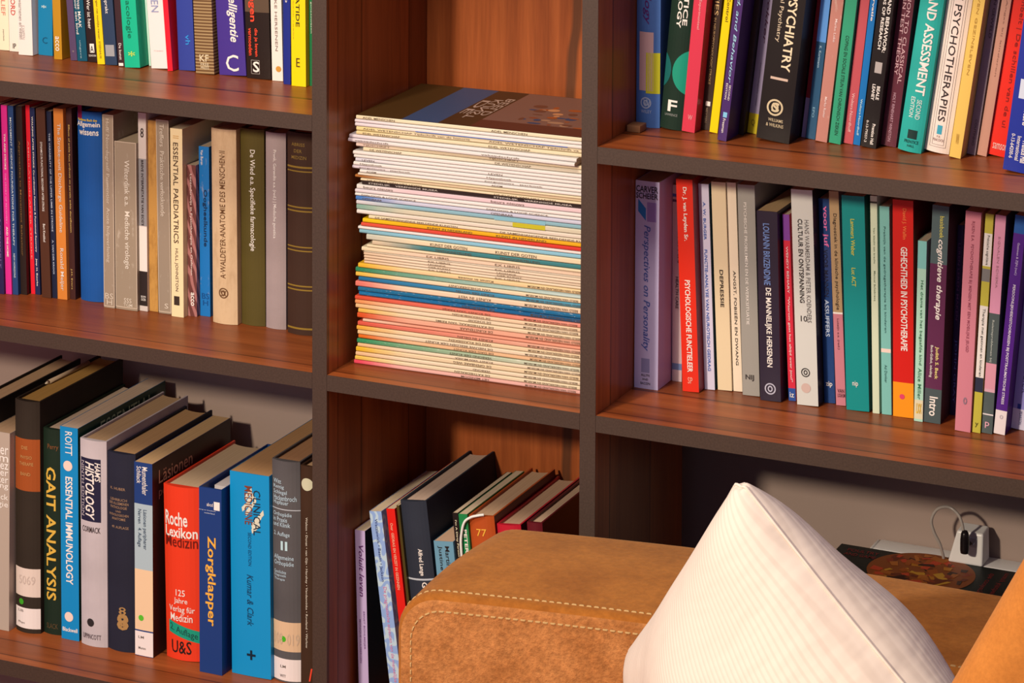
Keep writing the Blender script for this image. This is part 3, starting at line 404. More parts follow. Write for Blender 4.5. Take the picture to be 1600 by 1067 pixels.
('R1','purple paperback with pale blue italic title, top right shelf','pb','44265c',0.4786,0.092,6.55,0.0109,0.26,0.187,[('D','Brain, Mind, and Behavior',0.35,0.75,0.07,0.728,'9cc4dc','i'),('D','SECOND',0.6,0.8,0.737,0.809,'f0dccb'),('D','EDITION',0.25,0.45,0.731,0.806,'f0dccb'),('D','Freeman',0.35,0.65,0.896,0.962,'f0dccb')],[],[('r',0.3,0.75,0.866,0.89,'7cb8dc')],{}),
('R1','plain dark brown book right of the purple one, top right shelf','pb','281815',0.4879,0.1334,6.5,0.0064,0.245,0.157,[],[],[],{}),
('R1','mauve-grey paperback with a yellow foot, top right shelf','pb','8c7c90',0.4977,0.1445,6.47,0.0118,0.235,0.146,[('D','ruigrokker',0.4,0.8,0.132,0.527,'4c2038','i'),('D','een psychologische roman',0.5,0.65,0.628,0.852,'5c4858'),('H','Q',0.3,0.7,0.926,0.962,'6a5a10')],[(0.895,1,'b8a018')],[],{}),
('R1','thick black paperback with cream capitals and a round seal, top right shelf','pb','191210',0.5348,0.1109,6.22,0.0405,0.25,0.179,[('D','OF PSYCHIATRY',0.5,0.78,0.182,0.658,'e0c8a0','b'),('D','Synopsis / Clinical Psychiatry',0.22,0.38,0.028,0.524,'c8b090'),('H','S',0.36,0.6,0.813,0.86,'c8b088','b'),('H','WILLIAMS',0.3,0.75,0.891,0.906,'c8b088'),('H','& WILKINS',0.25,0.78,0.915,0.931,'c8b088')],[],[('ring',0.46,0.838,10.1,'c8b088'),('r',0.22,0.75,0.692,0.704,'c8a890')],{}),
('R1','thin dark red booklet left of the two-tone blue one, top right shelf','pb','7c1824',0.5593,0.1534,6.04,0.0051,0.24,0.137,[],[(0.798,1,'8a7a98')],[],{}),
('R1','paperback in sky blue above and dark teal below, top right shelf','pb','27506c',0.5697,0.1481,5.68,0.0114,0.238,0.142,[('D','K. Kortmann',0.4,0.65,0.523,0.634,'a8c0cc'),('D','EPO',0.4,0.65,0.837,0.889,'8ab0c0')],[(0,0.503,'5a90cc')],[],{}),
('R1','salmon pink marbled paperback left of the green one, top right shelf','pb','b87868',0.5857,0.1393,6.12,0.0141,0.245,0.151,[('D','Marko Loke',0.5,0.7,0.39,0.504,'e8c8bc'),('D','Marko Ruiter',0.4,0.6,0.777,0.881,'e8c8bc')],[],[],{'worn': 1}),
('R1','green paperback with small dark capitals, top right shelf','pb','2f9068',0.603,0.137,5.99,0.014,0.248,0.153,[('D','COPING EN SOCIALE STEUN VAN CHRONISCH ZIEKEN',0.4,0.68,0.471,0.958,'10402c')],[],[],{}),
('R1','rose red paperback left of the thin blue one, top right shelf','pb','b84c50',0.6172,0.144,5.95,0.0117,0.24,0.146,[('D','Wolters-Noordhoff',0.35,0.65,0.744,0.941,'e8b0a8')],[],[],{}),
('R1','thin blue paperback left of the black one, top right shelf','pb','0f68a4',0.6281,0.1424,6.1,0.0081,0.24,0.148,[('D','observatie',0.4,0.75,0.171,0.374,'f0dccb','b'),('D','Wolters-Noordhoff',0.35,0.65,0.767,0.951,'c8dce8')],[],[],{}),
('R1','black paperback with stacked white lettering, top right shelf','pb','17100f',0.6448,0.1339,6.37,0.0186,0.25,0.156,[('D','SCIENCE AND BEHAVIOR:',0.62,0.85,0.131,0.538,'f0dccb','b'),('D','METHODS OF RESEARCH',0.32,0.52,0.162,0.526,'f0dccb','b'),('D','BEALE',0.6,0.8,0.701,0.766,'f0dccb','b'),('D','LEAHEY',0.3,0.5,0.695,0.772,'f0dccb','b'),('D','Prentice Hall',0.6,0.8,0.883,0.982,'f0dccb','b'),('D','0-13-79557-3',0.2,0.35,0.871,0.976,'f0dccb')],[],[('r',0.3,0.75,0.587,0.64,'a89a90')],{}),
('R1','maroon paperback with pale pink capitals, top right shelf','pb','5c2430',0.6639,0.1512,6.41,0.0185,0.25,0.139,[('D','INTRODUCTION TO CLASSICAL',0.58,0.82,0.02,0.695,'d0a0a0'),('D','AND MODERN TEST THEORY',0.3,0.52,0.02,0.655,'d0a0a0'),('D','HOLT RINEHART WINSTON',0.42,0.6,0.741,0.976,'c09098')],[],[],{}),
('R1','teal hardback with large white condensed capitals, top right shelf','hb','28a090',0.6943,0.1307,7.74,0.0278,0.26,0.159,[('D','TESTING AND ASSESSMENT',0.4,0.8,0.02,0.735,'f0dccb','b'),('D','SECOND',0.55,0.75,0.756,0.847,'d8e8e0'),('D','EDITION',0.28,0.46,0.747,0.841,'d8e8e0'),('H','PRENTICE',0.25,0.85,0.945,0.96,'0c4038'),('H','HALL',0.4,0.7,0.966,0.977,'0c4038')],[],[('r',0.35,0.75,0.898,0.939,'14302c','publisher_mark')],{}),
('R1','white hardback with a framed black title, top right shelf','hb','ecd2c0',0.7236,0.1415,7.8,0.0295,0.262,0.149,[('D','CURRENT PSYCHOTHERAPIES',0.38,0.66,0.02,0.857,'2a2020'),('H','F.E.',0.45,0.6,0.922,0.931,'8a6a60'),('H','PEACOCK',0.3,0.75,0.936,0.948,'8a6a60')],[],[('frame',0.2,0.85,-0.146,0.975,'4a3a34'),('r',0.42,0.62,0.875,0.916,'3c98a8','publisher_mark')],{}),
('R1','straw yellow paperback right of the white framed one, top right shelf','pb','e0b456',0.7496,0.1299,7.85,0.0134,0.245,0.16,[('D','ZIJN LEVEN GEZINSLEVEN',0.35,0.6,0.071,0.595,'b88838'),('H','VN',0.35,0.6,0.883,0.933,'b88838')],[],[],{}),
('R1','grey-mauve paperback left of the salmon one near the right end, top right shelf','pb','887478',0.7619,0.155,7.89,0.0101,0.242,0.135,[('D','AGRESSIE EN GEWELD',0.4,0.7,0.04,0.421,'4c3c40'),('D','COUTINHO',0.4,0.68,0.825,0.955,'4c3c40')],[],[],{}),
('R1','plain salmon paperback left of the wide red one, top right shelf','pb','c08870',0.7748,0.1541,8.03,0.011,0.248,0.136,[('D','Angst bij kinderen',0.45,0.65,0.244,0.615,'9a6a58')],[],[],{}),
('R1','wide scarlet paperback near the right end of the top right shelf','pb','e02818',0.791,0.1585,8.08,0.0203,0.256,0.131,[('D','Meulenbelt | De schillen van de ui',0.45,0.75,0.146,0.864,'8a1410'),('H','samsom',0.2,1.1,0.939,0.969,'f0b0a0')],[],[],{}),
('R1','royal blue paperback cut off at the right end of the top right shelf','pb','1c2c84',0.833,0.088,6.86,0.0331,0.262,0.189,[('D','Organizational Behavior',0.55,0.8,0.055,0.534,'f0dccb','b'),('D','ROBBINS',0.45,0.7,0.71,0.79,'f0dccb','b'),('D','Prentice Hall',0.55,0.75,0.858,0.955,'f0dccb','b'),('D','International',0.36,0.5,0.841,0.949,'f0dccb'),('D','0-13-64200-6',0.15,0.28,0.835,0.944,'f0dccb')],[],[('r',0.2,0.9,0.59,0.676,'c8c8d0','publisher_mark')],{}),
('R2','wide lilac paperback with handwritten blue title, left end of the middle right shelf','pb','c4b4dc',0.3734,0.1229,0.0,0.0307,0.2571,0.09,[('H','CARVER',0.03,0.95,0.023,0.054,'2a2030','b'),('H','SCHEIER',0.03,0.95,0.057,0.085,'2a2030','b'),('D','Perspectives on Personality',0.3,0.65,0.211,0.816,'405a9c','i'),('H','ALLYN',0.3,0.65,0.927,0.939,'1c1413'),('H','AND',0.35,0.6,0.948,0.958,'1c1413'),('H','BACON',0.28,0.68,0.967,0.979,'1c1413')],[],[('tilt',0.12,0.45,0.088,0.19,'2c78b4',''),('r',0.5,0.88,0.1,0.193,'9a7cb0'),('r',0.3,0.65,0.853,0.921,'9088a8','publisher_mark')],{}),
('R2','pale pink paperback set back beside the red one, middle right shelf','pb','c8aca8',0.3968,0.1678,-0.33,0.0125,0.2447,0.122,[('D','RESEARCH IN',0.55,0.8,0.115,0.393,'3a2a30'),('D','HEALTH CARE',0.35,0.65,0.465,0.628,'3a2a30','b')],[(0.044,0.06,'4a5a94'),(0.073,0.086,'5c4058'),(0.908,0.941,'6a7a9c')],[],{}),
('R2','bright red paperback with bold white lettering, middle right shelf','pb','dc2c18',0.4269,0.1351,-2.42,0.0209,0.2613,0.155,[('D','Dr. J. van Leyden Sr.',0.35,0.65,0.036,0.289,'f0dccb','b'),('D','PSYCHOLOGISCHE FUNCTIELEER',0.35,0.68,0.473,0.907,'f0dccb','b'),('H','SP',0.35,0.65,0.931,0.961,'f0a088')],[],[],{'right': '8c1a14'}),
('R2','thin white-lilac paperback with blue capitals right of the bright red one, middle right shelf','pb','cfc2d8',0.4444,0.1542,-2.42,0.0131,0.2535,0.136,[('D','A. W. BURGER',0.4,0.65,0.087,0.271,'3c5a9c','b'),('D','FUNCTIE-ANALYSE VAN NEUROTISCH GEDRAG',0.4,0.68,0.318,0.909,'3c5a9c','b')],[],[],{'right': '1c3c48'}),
('R2','cream paperback with one short black word, middle right shelf','pb','e2c69c',0.462,0.159,-2.51,0.018,0.2565,0.131,[('D','DEPRESSIE',0.4,0.65,0.42,0.599,'2c2018','b')],[],[],{}),
('R2','ivory paperback left of the grey one, middle right shelf','pb','e8cfb0',0.4775,0.1627,-2.52,0.0114,0.2569,0.127,[('D','ANGST, FOBIEËN EN DWANG',0.35,0.75,0.421,0.874,'2c2420')],[],[],{}),
('R2','grey paperback with small spaced white capitals, middle right shelf','pb','9a9184',0.4976,0.1533,-2.12,0.0216,0.2584,0.137,[('D','PSYCHISCHE PROBLEMEN EN DE WERKSITUATIE',0.35,0.52,0.083,0.663,'f0dccb'),('H','NIJ',0.2,0.7,0.9,0.93,'3c3430','b')],[],[],{}),
('R2','short black paperback with blue and white condensed capitals, middle right shelf','pb','2c2230',0.5254,0.1439,-1.84,0.0257,0.2315,0.146,[('D','LOUANN BRIZENDINE',0.3,0.62,0.064,0.388,'6a80b0','b'),('D','DE MANNELIJKE HERSENEN',0.3,0.64,0.402,0.82,'f0dccb','b')],[],[('ring',0.5,0.935,7.0,'b8b0b8')],{'page': 'd0a878'}),
('R2','red paperback with purple top and blue foot beside the tall white one, middle right','pb','d02a3c',0.5484,0.1568,-2.81,0.0088,0.2272,0.133,[('D','WENDY BEHARY  "Waarom gaat het altijd over jou?"',0.3,0.7,0.17,0.898,'f0c0b8','b'),('H','iz',0.2,0.8,0.953,0.98,'f0dccb')],[(0,0.139,'7c3c8c'),(0.932,1,'2c4c8c')],[],{}),
('R2','tall white-grey paperback with round marks near its foot, middle right shelf','pb','cdc6b8',0.5708,0.147,-2.41,0.0264,0.2616,0.143,[('D','HANS WARMERDAM & PIETER KOENDERS',0.6,0.8,0.138,0.613,'6a625c'),('D','CULTUUR EN ONTSPANNING',0.28,0.5,0.135,0.524,'2c2420','b'),('H','10',0.3,0.6,0.583,0.61,'2c2420')],[],[('ring',0.45,0.847,5.5,'2c2420'),('c',0.45,0.919,5.9,'c8a898')],{'right': '2a201c'}),
('R2','dark blue and black paperback with pink and white lettering, middle right shelf','pb','1c3c6c',0.5914,0.1687,-2.46,0.0135,0.2486,0.121,[('D','voor juf',0.3,0.85,0.035,0.235,'e06a9c','b'),('D','VOOR MANNEN',0.3,0.7,0.248,0.479,'181830','b'),('D','ASSUFFERS',0.3,0.7,0.492,0.674,'b8c0d0','b'),('H','zip',0.2,0.8,0.893,0.924,'f0dccb')],[(0.241,0.404,'2a3c6c')],[],{}),
('R2','paperback in tan above and pink below a torn line, middle right shelf','pb','c4767c',0.6063,0.1655,-2.78,0.0119,0.2598,0.124,[('D','Diagnostiek in de klinische psychologie',0.3,0.72,0.103,0.552,'3a2a20'),('D','Luteijn e.a. (red.)',0.35,0.6,0.593,0.737,'5c2c34'),('H','VAN',0.2,0.9,0.922,0.94,'5c2c34'),('H','LOGHUM',0.2,0.95,0.943,0.961,'5c2c34')],[(0,0.564,'b08c62'),(0.564,0.572,'f0dccb')],[],{}),
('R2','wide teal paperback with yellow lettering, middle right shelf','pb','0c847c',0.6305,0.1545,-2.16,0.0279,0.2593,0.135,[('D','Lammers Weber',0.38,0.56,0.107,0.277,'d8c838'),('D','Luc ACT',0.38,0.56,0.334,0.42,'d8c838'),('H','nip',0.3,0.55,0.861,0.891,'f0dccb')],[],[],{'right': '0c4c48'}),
('R2','thin pale green-white paperback right of the wide teal one, middle right shelf','pb','ccd0ac',0.6526,0.1556,-1.49,0.0082,0.2621,0.134,[('D','Van klacht tot kracht      Manuel Schabracq',0.35,0.65,0.145,0.481,'5a6a4c')],[(0.025,0.034,'4a4a3a')],[],{}),
('R2','light seafoam paperback left of the red and orange one, middle right shelf','pb','7ab4a4',0.6652,0.1569,-1.5,0.0119,0.2507,0.133,[('D','Praktijk van de gedragstherapie bij kinderen',0.35,0.6,0.096,0.606,'2c5a54'),('D','Ad Donker',0.35,0.6,0.76,0.846,'2c5a54')],[(0.683,0.701,'f0c8b4')],[],{}),
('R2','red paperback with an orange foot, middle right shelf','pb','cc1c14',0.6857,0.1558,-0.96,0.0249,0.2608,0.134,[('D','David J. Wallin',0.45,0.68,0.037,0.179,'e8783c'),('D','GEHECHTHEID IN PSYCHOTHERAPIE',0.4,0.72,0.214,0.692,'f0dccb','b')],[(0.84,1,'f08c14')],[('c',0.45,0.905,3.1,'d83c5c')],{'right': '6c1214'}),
('R2','short mint paperback left of the grey and maroon one, middle right shelf','pb','a8ccb0',0.7058,0.1492,0.45,0.0104,0.2167,0.13,[('D','Het drama van het begaafde kind',0.35,0.75,0.217,0.686,'2c6a44'),('D','Alice Miller',0.35,0.75,0.703,0.877,'2c6a44'),('H','LXX',0.25,0.85,0.899,0.955,'e0b030','b')],[(0,0.153,'7cb8ac'),(0.881,0.987,'d8c8a0')],[],{}),
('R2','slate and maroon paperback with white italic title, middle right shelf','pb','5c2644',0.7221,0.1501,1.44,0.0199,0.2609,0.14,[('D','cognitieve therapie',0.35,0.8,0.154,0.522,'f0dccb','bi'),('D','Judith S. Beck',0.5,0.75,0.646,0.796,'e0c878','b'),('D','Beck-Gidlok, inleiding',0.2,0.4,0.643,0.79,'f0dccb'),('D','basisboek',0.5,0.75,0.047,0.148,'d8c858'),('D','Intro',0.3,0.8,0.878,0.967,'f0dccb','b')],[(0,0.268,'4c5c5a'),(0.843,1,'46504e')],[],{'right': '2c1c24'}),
('R2','midnight blue paperback set back left of the wide pink one, middle right shelf','pb','221c44',0.7358,0.19,1.47,0.0067,0.2301,0.1,[('D','LEREN LEREN MAKEN',0.3,0.7,0.094,0.498,'5a3c6c'),('D','JOHN GRAY',0.3,0.8,0.599,0.936,'4a5ca0')],[],[],{}),
('R2','wide rose pink paperback near the right end, middle right shelf','pb','c87880',0.7626,0.1356,1.93,0.0183,0.262,0.154,[('D','RIJKEN E.A.  PSYCHOTHERAPIE BIJ MENSEN MET EEN MOEILIJKE JEUGD',0.4,0.62,0.043,0.637,'8c3c4c'),('H','o',0.45,0.7,0.841,0.876,'8a6a74','b')],[],[],{}),
('R2','thin olive yellow paperback with white text strips, middle right shelf','pb','b8a83c',0.7781,0.1384,2.53,0.0094,0.261,0.152,[('D','Praktische cognitieve',0.3,0.7,0.097,0.232,'4a4a40'),('D','Therapie met gezinnen en kinderen',0.3,0.7,0.431,0.741,'4a4a40'),('H','y',0.3,0.7,0.952,0.975,'5c5420')],[(0.089,0.238,'ddcfc0'),(0.25,0.308,'77706a'),(0.419,0.747,'ddcfc0'),(0.747,0.814,'2a2c3c')],[],{}),
('R2','paperback in pink above and slate below, left of the purple one, middle right shelf','pb','4c5450',0.7898,0.1411,2.69,0.0124,0.2602,0.149,[('D','SIGNALEN SCHEMA',0.4,0.6,0.097,0.332,'b07880'),('D','Relatieproblemen bij',0.3,0.55,0.479,0.672,'b8b8a8'),('H','p',0.3,0.7,0.945,0.975,'e0a0a8')],[(0,0.449,'d48ca0'),(0.678,0.796,'d08a94'),(0.796,0.81,'cf9aa0'),(0.91,0.916,'d8c8c0')],[],{}),
('R2','violet paperback with a white foot, second from the right end, middle right shelf','pb','4c1c74',0.8036,0.1441,4.65,0.0132,0.262,0.146,[('D','Gezinnen & ZIJN (red.)',0.4,0.65,0.123,0.27,'c8b0d8'),('D','PERSOONLIJKHEIDSSTOORNISSEN BIJ POSTTRAUMATISCHE STRESS',0.35,0.65,0.314,0.862,'d8c8e0','b'),('H','o',0.4,0.7,0.909,0.929,'b8a8a8')],[(0,0.082,'1c5090'),(0.891,1,'e0ccc4')],[],{}),
('R2','periwinkle paperback cut off at the right end of the middle right shelf','pb','9088bc',0.819,0.1708,4.7,0.0168,0.2551,0.119,[('D','Methodiek',0.5,0.9,0.602,0.831,'4c4478','i'),('D','PEARSON',0.5,0.68,0.913,0.976,'3c3868')],[(0.904,1,'cfc4d4')],[('r',0.3,0.55,0.88,0.904,'2c3c8c')],{}),
]
MAGS=[
('topmost magazine of the stack, with a brown illustrated cover',0.1662,0.0053,0.0131,'f0d2a8','f2d8b0','ADEL MENSCHEN',0),
('lilac-white magazine directly under the topmost one of the stack',0.1619,0.0043,0.0113,'e4d0d4','f0dcd4',None, 0),
('white magazine with a thin blue line, third from the top of the stack',0.157,0.0049,0.0113,'e4d0d4','f0dcd4','=',0),
('yellowish cream magazine with dark capitals, fourth from the top of the stack',0.1515,0.0055,0.0126,'f0d090','f0d2a8','ADEL WETENSCHAP Tijdschrift van de historie',0),
('yellowish cream magazine just under the one with dark capitals, fifth from the top',0.1466,0.0049,0.0131,'eccb90','f0d2a8','EDEL WETENSCHAP',0),
('pinkish white magazine jutting out left, upper of the two in the upper stack',0.1417,0.0049,0.0036,'e4d0d4','f0dcd4',None, 0),
('pinkish white magazine jutting out left, lower of the two in the upper stack',0.1366,0.0051,0.0021,'e4d0d4','f0dcd4','vaktijdschrift',0),
('cream magazine with a red upper edge, below the two jutting white ones',0.1313,0.0053,0.0122,'e8c4b0','f0d2a8','TIJDSCHRIFT',0),
('cream magazine set back left, just above the widest white one of the stack',0.1262,0.0051,0.0219,'f0d2a8','f2d8b8','DE WETENSCHAP',0),
('bright white magazine jutting out left, first below the cream one set back left',0.1213,0.0049,0.0087,'f0dcd4','f0dcd4',None, 0),
('bright white magazine, second below the cream one set back left',0.1171,0.0043,0.0095,'f0dcd4','f0dcd4',None, 0),
('greyish white magazine with tiny dark text, third below the cream one set back left',0.1126,0.0045,0.0113,'d8ccd0','f0dcd4','LEVEN',0),
('white magazine jutting out left, fourth below the cream one set back left',0.1077,0.0049,0.0095,'f0dcd4','f0dcd4','Hypotheek',0),
('pale pink magazine jutting out left, fifth below the cream one set back left',0.1032,0.0045,0.0073,'e0ccd4','f0dcd4','zorgnieuws   jaarboek',0),
('white magazine with small black word, two above the torn orange-brown one',0.099,0.0043,0.0179,'f0dcd4','f0dcd4','ADEM',0),
('off-white magazine directly above the torn orange-brown one',0.096,0.003,0.0157,'e8d4bc','f0d2a8',None, 0),
('torn orange-brown magazine just above the black one and a cream one',0.0922,0.0038,0.0109,'b06a30','e8c8a0',None, 0),
('thin cream magazine resting directly on the black one',0.089,0.0032,0.019,'f0d2a8','f0d2a8','DE KUNST VAN HET LEVEN',0),
('black magazine with pale text, the only black spine of the stack',0.0839,0.0051,0.0205,'2c1c18','2c1c18','STEDELIJK    VERENIGDE MUSEA',1),
('pinkish white magazine directly under the black one',0.0779,0.006,0.0131,'f0dcd4','e8c4c0','beurs nieuws',0),
('lilac-white magazine, second under the black one',0.0733,0.0047,0.0113,'e4d0d4','f0dcd4',None, 0),
('white magazine just above the blue-ended one',0.0692,0.004,0.0113,'f0dcd4','f0dcd4','DIALOOG & LOOP SCIENCE',0),
('magazine fading from blue at the left to white',0.0641,0.0051,0.0124,'4878b4','ccc4cc','OPENBAAR',0),
('grey-white magazine with a teal patch at the right, under the blue-ended one',0.0588,0.0053,0.0135,'d8ccc8','8cb0b4',None, 0),
('thick mint-grey magazine with a yellow-green patch on its spine',0.0522,0.0066,0.0131,'8cac98','d8c8a8',None, 0),
('white magazine directly under the thick mint-grey one',0.0467,0.0055,0.0135,'f0dcd4','e4d0b8',None, 0),
('cream magazine set back left directly above the bright yellow one',0.042,0.0047,0.03,'f0d2a8','e8d0b0','DE SAMENHANGENDE BEELDENDE KUNSTEN',0),
('bright yellow magazine, the only fully yellow spine of the stack',0.0365,0.0055,0.0219,'f4bc10','e8a818','KUNST IN NEDERLAND',0),
('red-orange magazine directly under the bright yellow one',0.0316,0.0049,0.0197,'dc5038','d83428',None, 1),
('white magazine between the red-orange and the light blue one',0.0276,0.004,0.0157,'f0dcd4','f0dcd4',None, 0),
('light blue magazine, second under the bright yellow and red pair',0.0222,0.0053,0.0168,'88b4bc','8cbcc8',None, 0),
('cream magazine with a bluish end directly under the light blue one',0.015,0.0072,0.0267,'ccc4ac','f0d2a8','KUNST DER GOTEN',0),
('cream magazine set back left with dark teal towards the right',0.0095,0.0055,0.0351,'d8bc98','3c7c7c','TENTOONSTELLING',0),
('cream magazine directly under the one turning dark teal',0.0057,0.0038,0.0278,'f0d2a8','f0d2a8',None, 0),
('cream magazine with a thin red edge, second under the one turning dark teal',0.0001,0.0055,0.0201,'f0d2a8','ecc8a8','EX LIBRIS',0),
('cream magazine, first of five above the golden yellow one counted from the top',-0.0008,0.001,0.0227,'e4c09c','ecd0b0','DE LEGENDE',0),
('cream magazine, fourth above the golden yellow one',-0.0047,0.0038,0.0232,'e4c09c','ecd0b0','EX LIBRIS',0),
('cream magazine, third above the golden yellow one',-0.0085,0.0038,0.0232,'e4c09c','ecd0b0','LEGENDE',0),
('cream magazine, second above the golden yellow one',-0.0121,0.0036,0.0232,'e4c09c','ecd0b0','DER KUNST',0),
('cream magazine directly above the golden yellow one',-0.0155,0.0034,0.0232,'e4c09c','ecd0b0','EX LIBRIS',0),
('golden yellow magazine fading to cream, above the green and blue ones',-0.0214,0.006,0.0157,'f0b02c','f0c890','Kunst in musea',0),
('worn magazine fading from green to scuffed white teal',-0.0274,0.006,0.0117,'2c8458','c8d8cc',None, 2),
('yellow cream magazine between the worn green and a blue one',-0.0331,0.0057,0.0117,'f0b848','f0d0a8','VAN SCHILDERKUNST',0),
('blue magazine directly above the pink-ended one',-0.0385,0.0053,0.0157,'1c6c98','4c94a8','KUNST DER GOTEN',1),
('magazine fading from pink at the left to peach, between blue ones',-0.0455,0.007,0.0122,'e87868','f0cca8','KUNST IN VEST',0),
('blue magazine, upper of the two touching ones',-0.051,0.0055,0.0157,'14688c','146890',None, 2),
('blue magazine, lower of the two touching ones',-0.057,0.006,0.0161,'1470a0','125c88','DE TEKENKUNST',2),
('scuffed coral red magazine right under the two blue ones',-0.0623,0.0053,0.0117,'dc4c30','ec9078','DE KUNST VAN PARIJS',1),
('peach magazine directly under the scuffed coral red one',-0.0676,0.0053,0.0117,'ec9458','f0c8a0','DE SCHOUWBURGEN',0),
('pale peach magazine, second under the scuffed coral red one',-0.0731,0.0055,0.0122,'f0b880','f0d0ac','DE SCHOUW',0),
('yellow-ended magazine, third under the scuffed coral red one',-0.0786,0.0055,0.0161,'f0b450','f0cca4','DE KATHEDRAAL VAN REIMS',0),
('magazine fading from orange red to pink above a thin red-lined one',-0.0854,0.0068,0.0144,'dc5424','f0a888','DE KUNSTENAAR',0),
('very thin peach magazine set back left with a red line',-0.0893,0.0038,0.0223,'f0c0a0','e89878',None, 0),
('magazine fading from rose red to cream, below the very thin one',-0.095,0.0057,0.0153,'dc5844','e8b090','KUNST IN DELEN',1),
('yellow-ended magazine directly below the rose red one',-0.1008,0.0057,0.0139,'f0a83c','f0cca0','VAN DE KLASSIEKEN',0),
('cream magazine, second below the rose red one',-0.1065,0.0057,0.0148,'f0c088','f0d0ac','DE NIEUWE BEELDEN DER KUNST',0),
('bright orange-ended magazine directly above the lower green one',-0.1118,0.0053,0.0153,'e46c1c','f0b888','DE DAG DER KUNST',0),
('green magazine in the lower stack with scuffed white flecks',-0.1176,0.0057,0.0139,'2c8c58','d8d0b0','VERBOND DER KUNST',2),
('pale cream magazine directly below the lower green one',-0.1224,0.0049,0.0148,'f0b884','f0d0ac','KUNST VAN MUSEA',0),
('yellow-ended magazine, third from the bottom of the stack but one',-0.1286,0.0062,0.0126,'f0b428','f0cca0','DE OPENBARE WEG',0),
('cream peach magazine, third from the bottom of the stack',-0.1339,0.0053,0.0122,'f0b888','f0d0ac','VERBOND',0),
('pale yellow-ended magazine directly on the bottom pink one',-0.1395,0.0055,0.0113,'f0bc50','f0d0a8','DE KATHEDRALEN',0),
('pink magazine at the bottom of the stack, lying on the shelf',-0.145,0.0055,0.0095,'e8485c','f0b0a0','HET MENSDOM',0),
]
SHZ = {'L1': Z1, 'R1': Z1, 'L2': Z2, 'R2': Z2, 'L3': Z3, 'M3': Z3}
def cover_mesh(w, h, d, t, b, bands, mats, n=8):
    """U-shaped cover standing on z=0, spine towards -y; returns verts, faces, material ids"""
    zs = sorted({0.0, 1.0, *[round(1 - q, 4) for a in bands for q in a[:2]]})
    out = [(-w / 2, d)] + [((u / n - .5) * w, b * (2 * u / n - 1) ** 2) for u in range(n + 1)] + [(w / 2, d)]
    ti = min(t, w * .3)
    inn = [(w / 2 - ti, d), (w / 2 - ti, b + t), (-w / 2 + ti, b + t), (-w / 2 + ti, d)]
    ring = out + inn; N = len(ring); V = []; F = []; M = []
    for z in zs: V += [(x, y, z * h) for x, y in ring]
    for k in range(len(zs) - 1):
        zm = 1 - (zs[k] + zs[k + 1]) / 2
        band = 0
        for j, a in enumerate(bands):
            if a[0] <= zm <= a[1]: band = j + 2
        for i in range(N):
            j = (i + 1) % N
            F.append((k * N + i, k * N + j, (k + 1) * N + j, (k + 1) * N + i))
            M.append(band if i <= n + 1 and i >= 1 and i <= n else (1 if i == n + 1 else 0))
    # caps: spine cap as fan of quads between outer and inner, side caps
    for base, flip in ((0, 1), ((len(zs) - 1) * N, 0)):
        ro, li = N - 4, N - 1
        caps = [(0, 1, N - 2, N - 1), (n + 2, N - 4, N - 3, n + 1), tuple([*range(1, n + 2), N - 3, N - 2])]
        for c in caps:
            c = tuple(base + i for i in c); F.append(c[::-1] if flip else c); M.append(0)
    return V, F, M
def page_mesh(x0, x1, y0, y1, z0, z1, hollow):
    n = 6; V = []
    prof = [(x0, y0), (x1, y0)] + [(x1 + (x0 - x1) * i / n, y1 - hollow * (1 - (2 * i / n - 1) ** 2)) for i in range(n + 1)]
    N = len(prof)
    V = [(x, y, z) for z in (z0, z1) for x, y in prof]
    F = [(i, (i + 1) % N, (i + 1) % N + N, i + N) for i in range(N)] + [tuple(range(N))[::-1], tuple(range(N, 2 * N))]
    return V, F
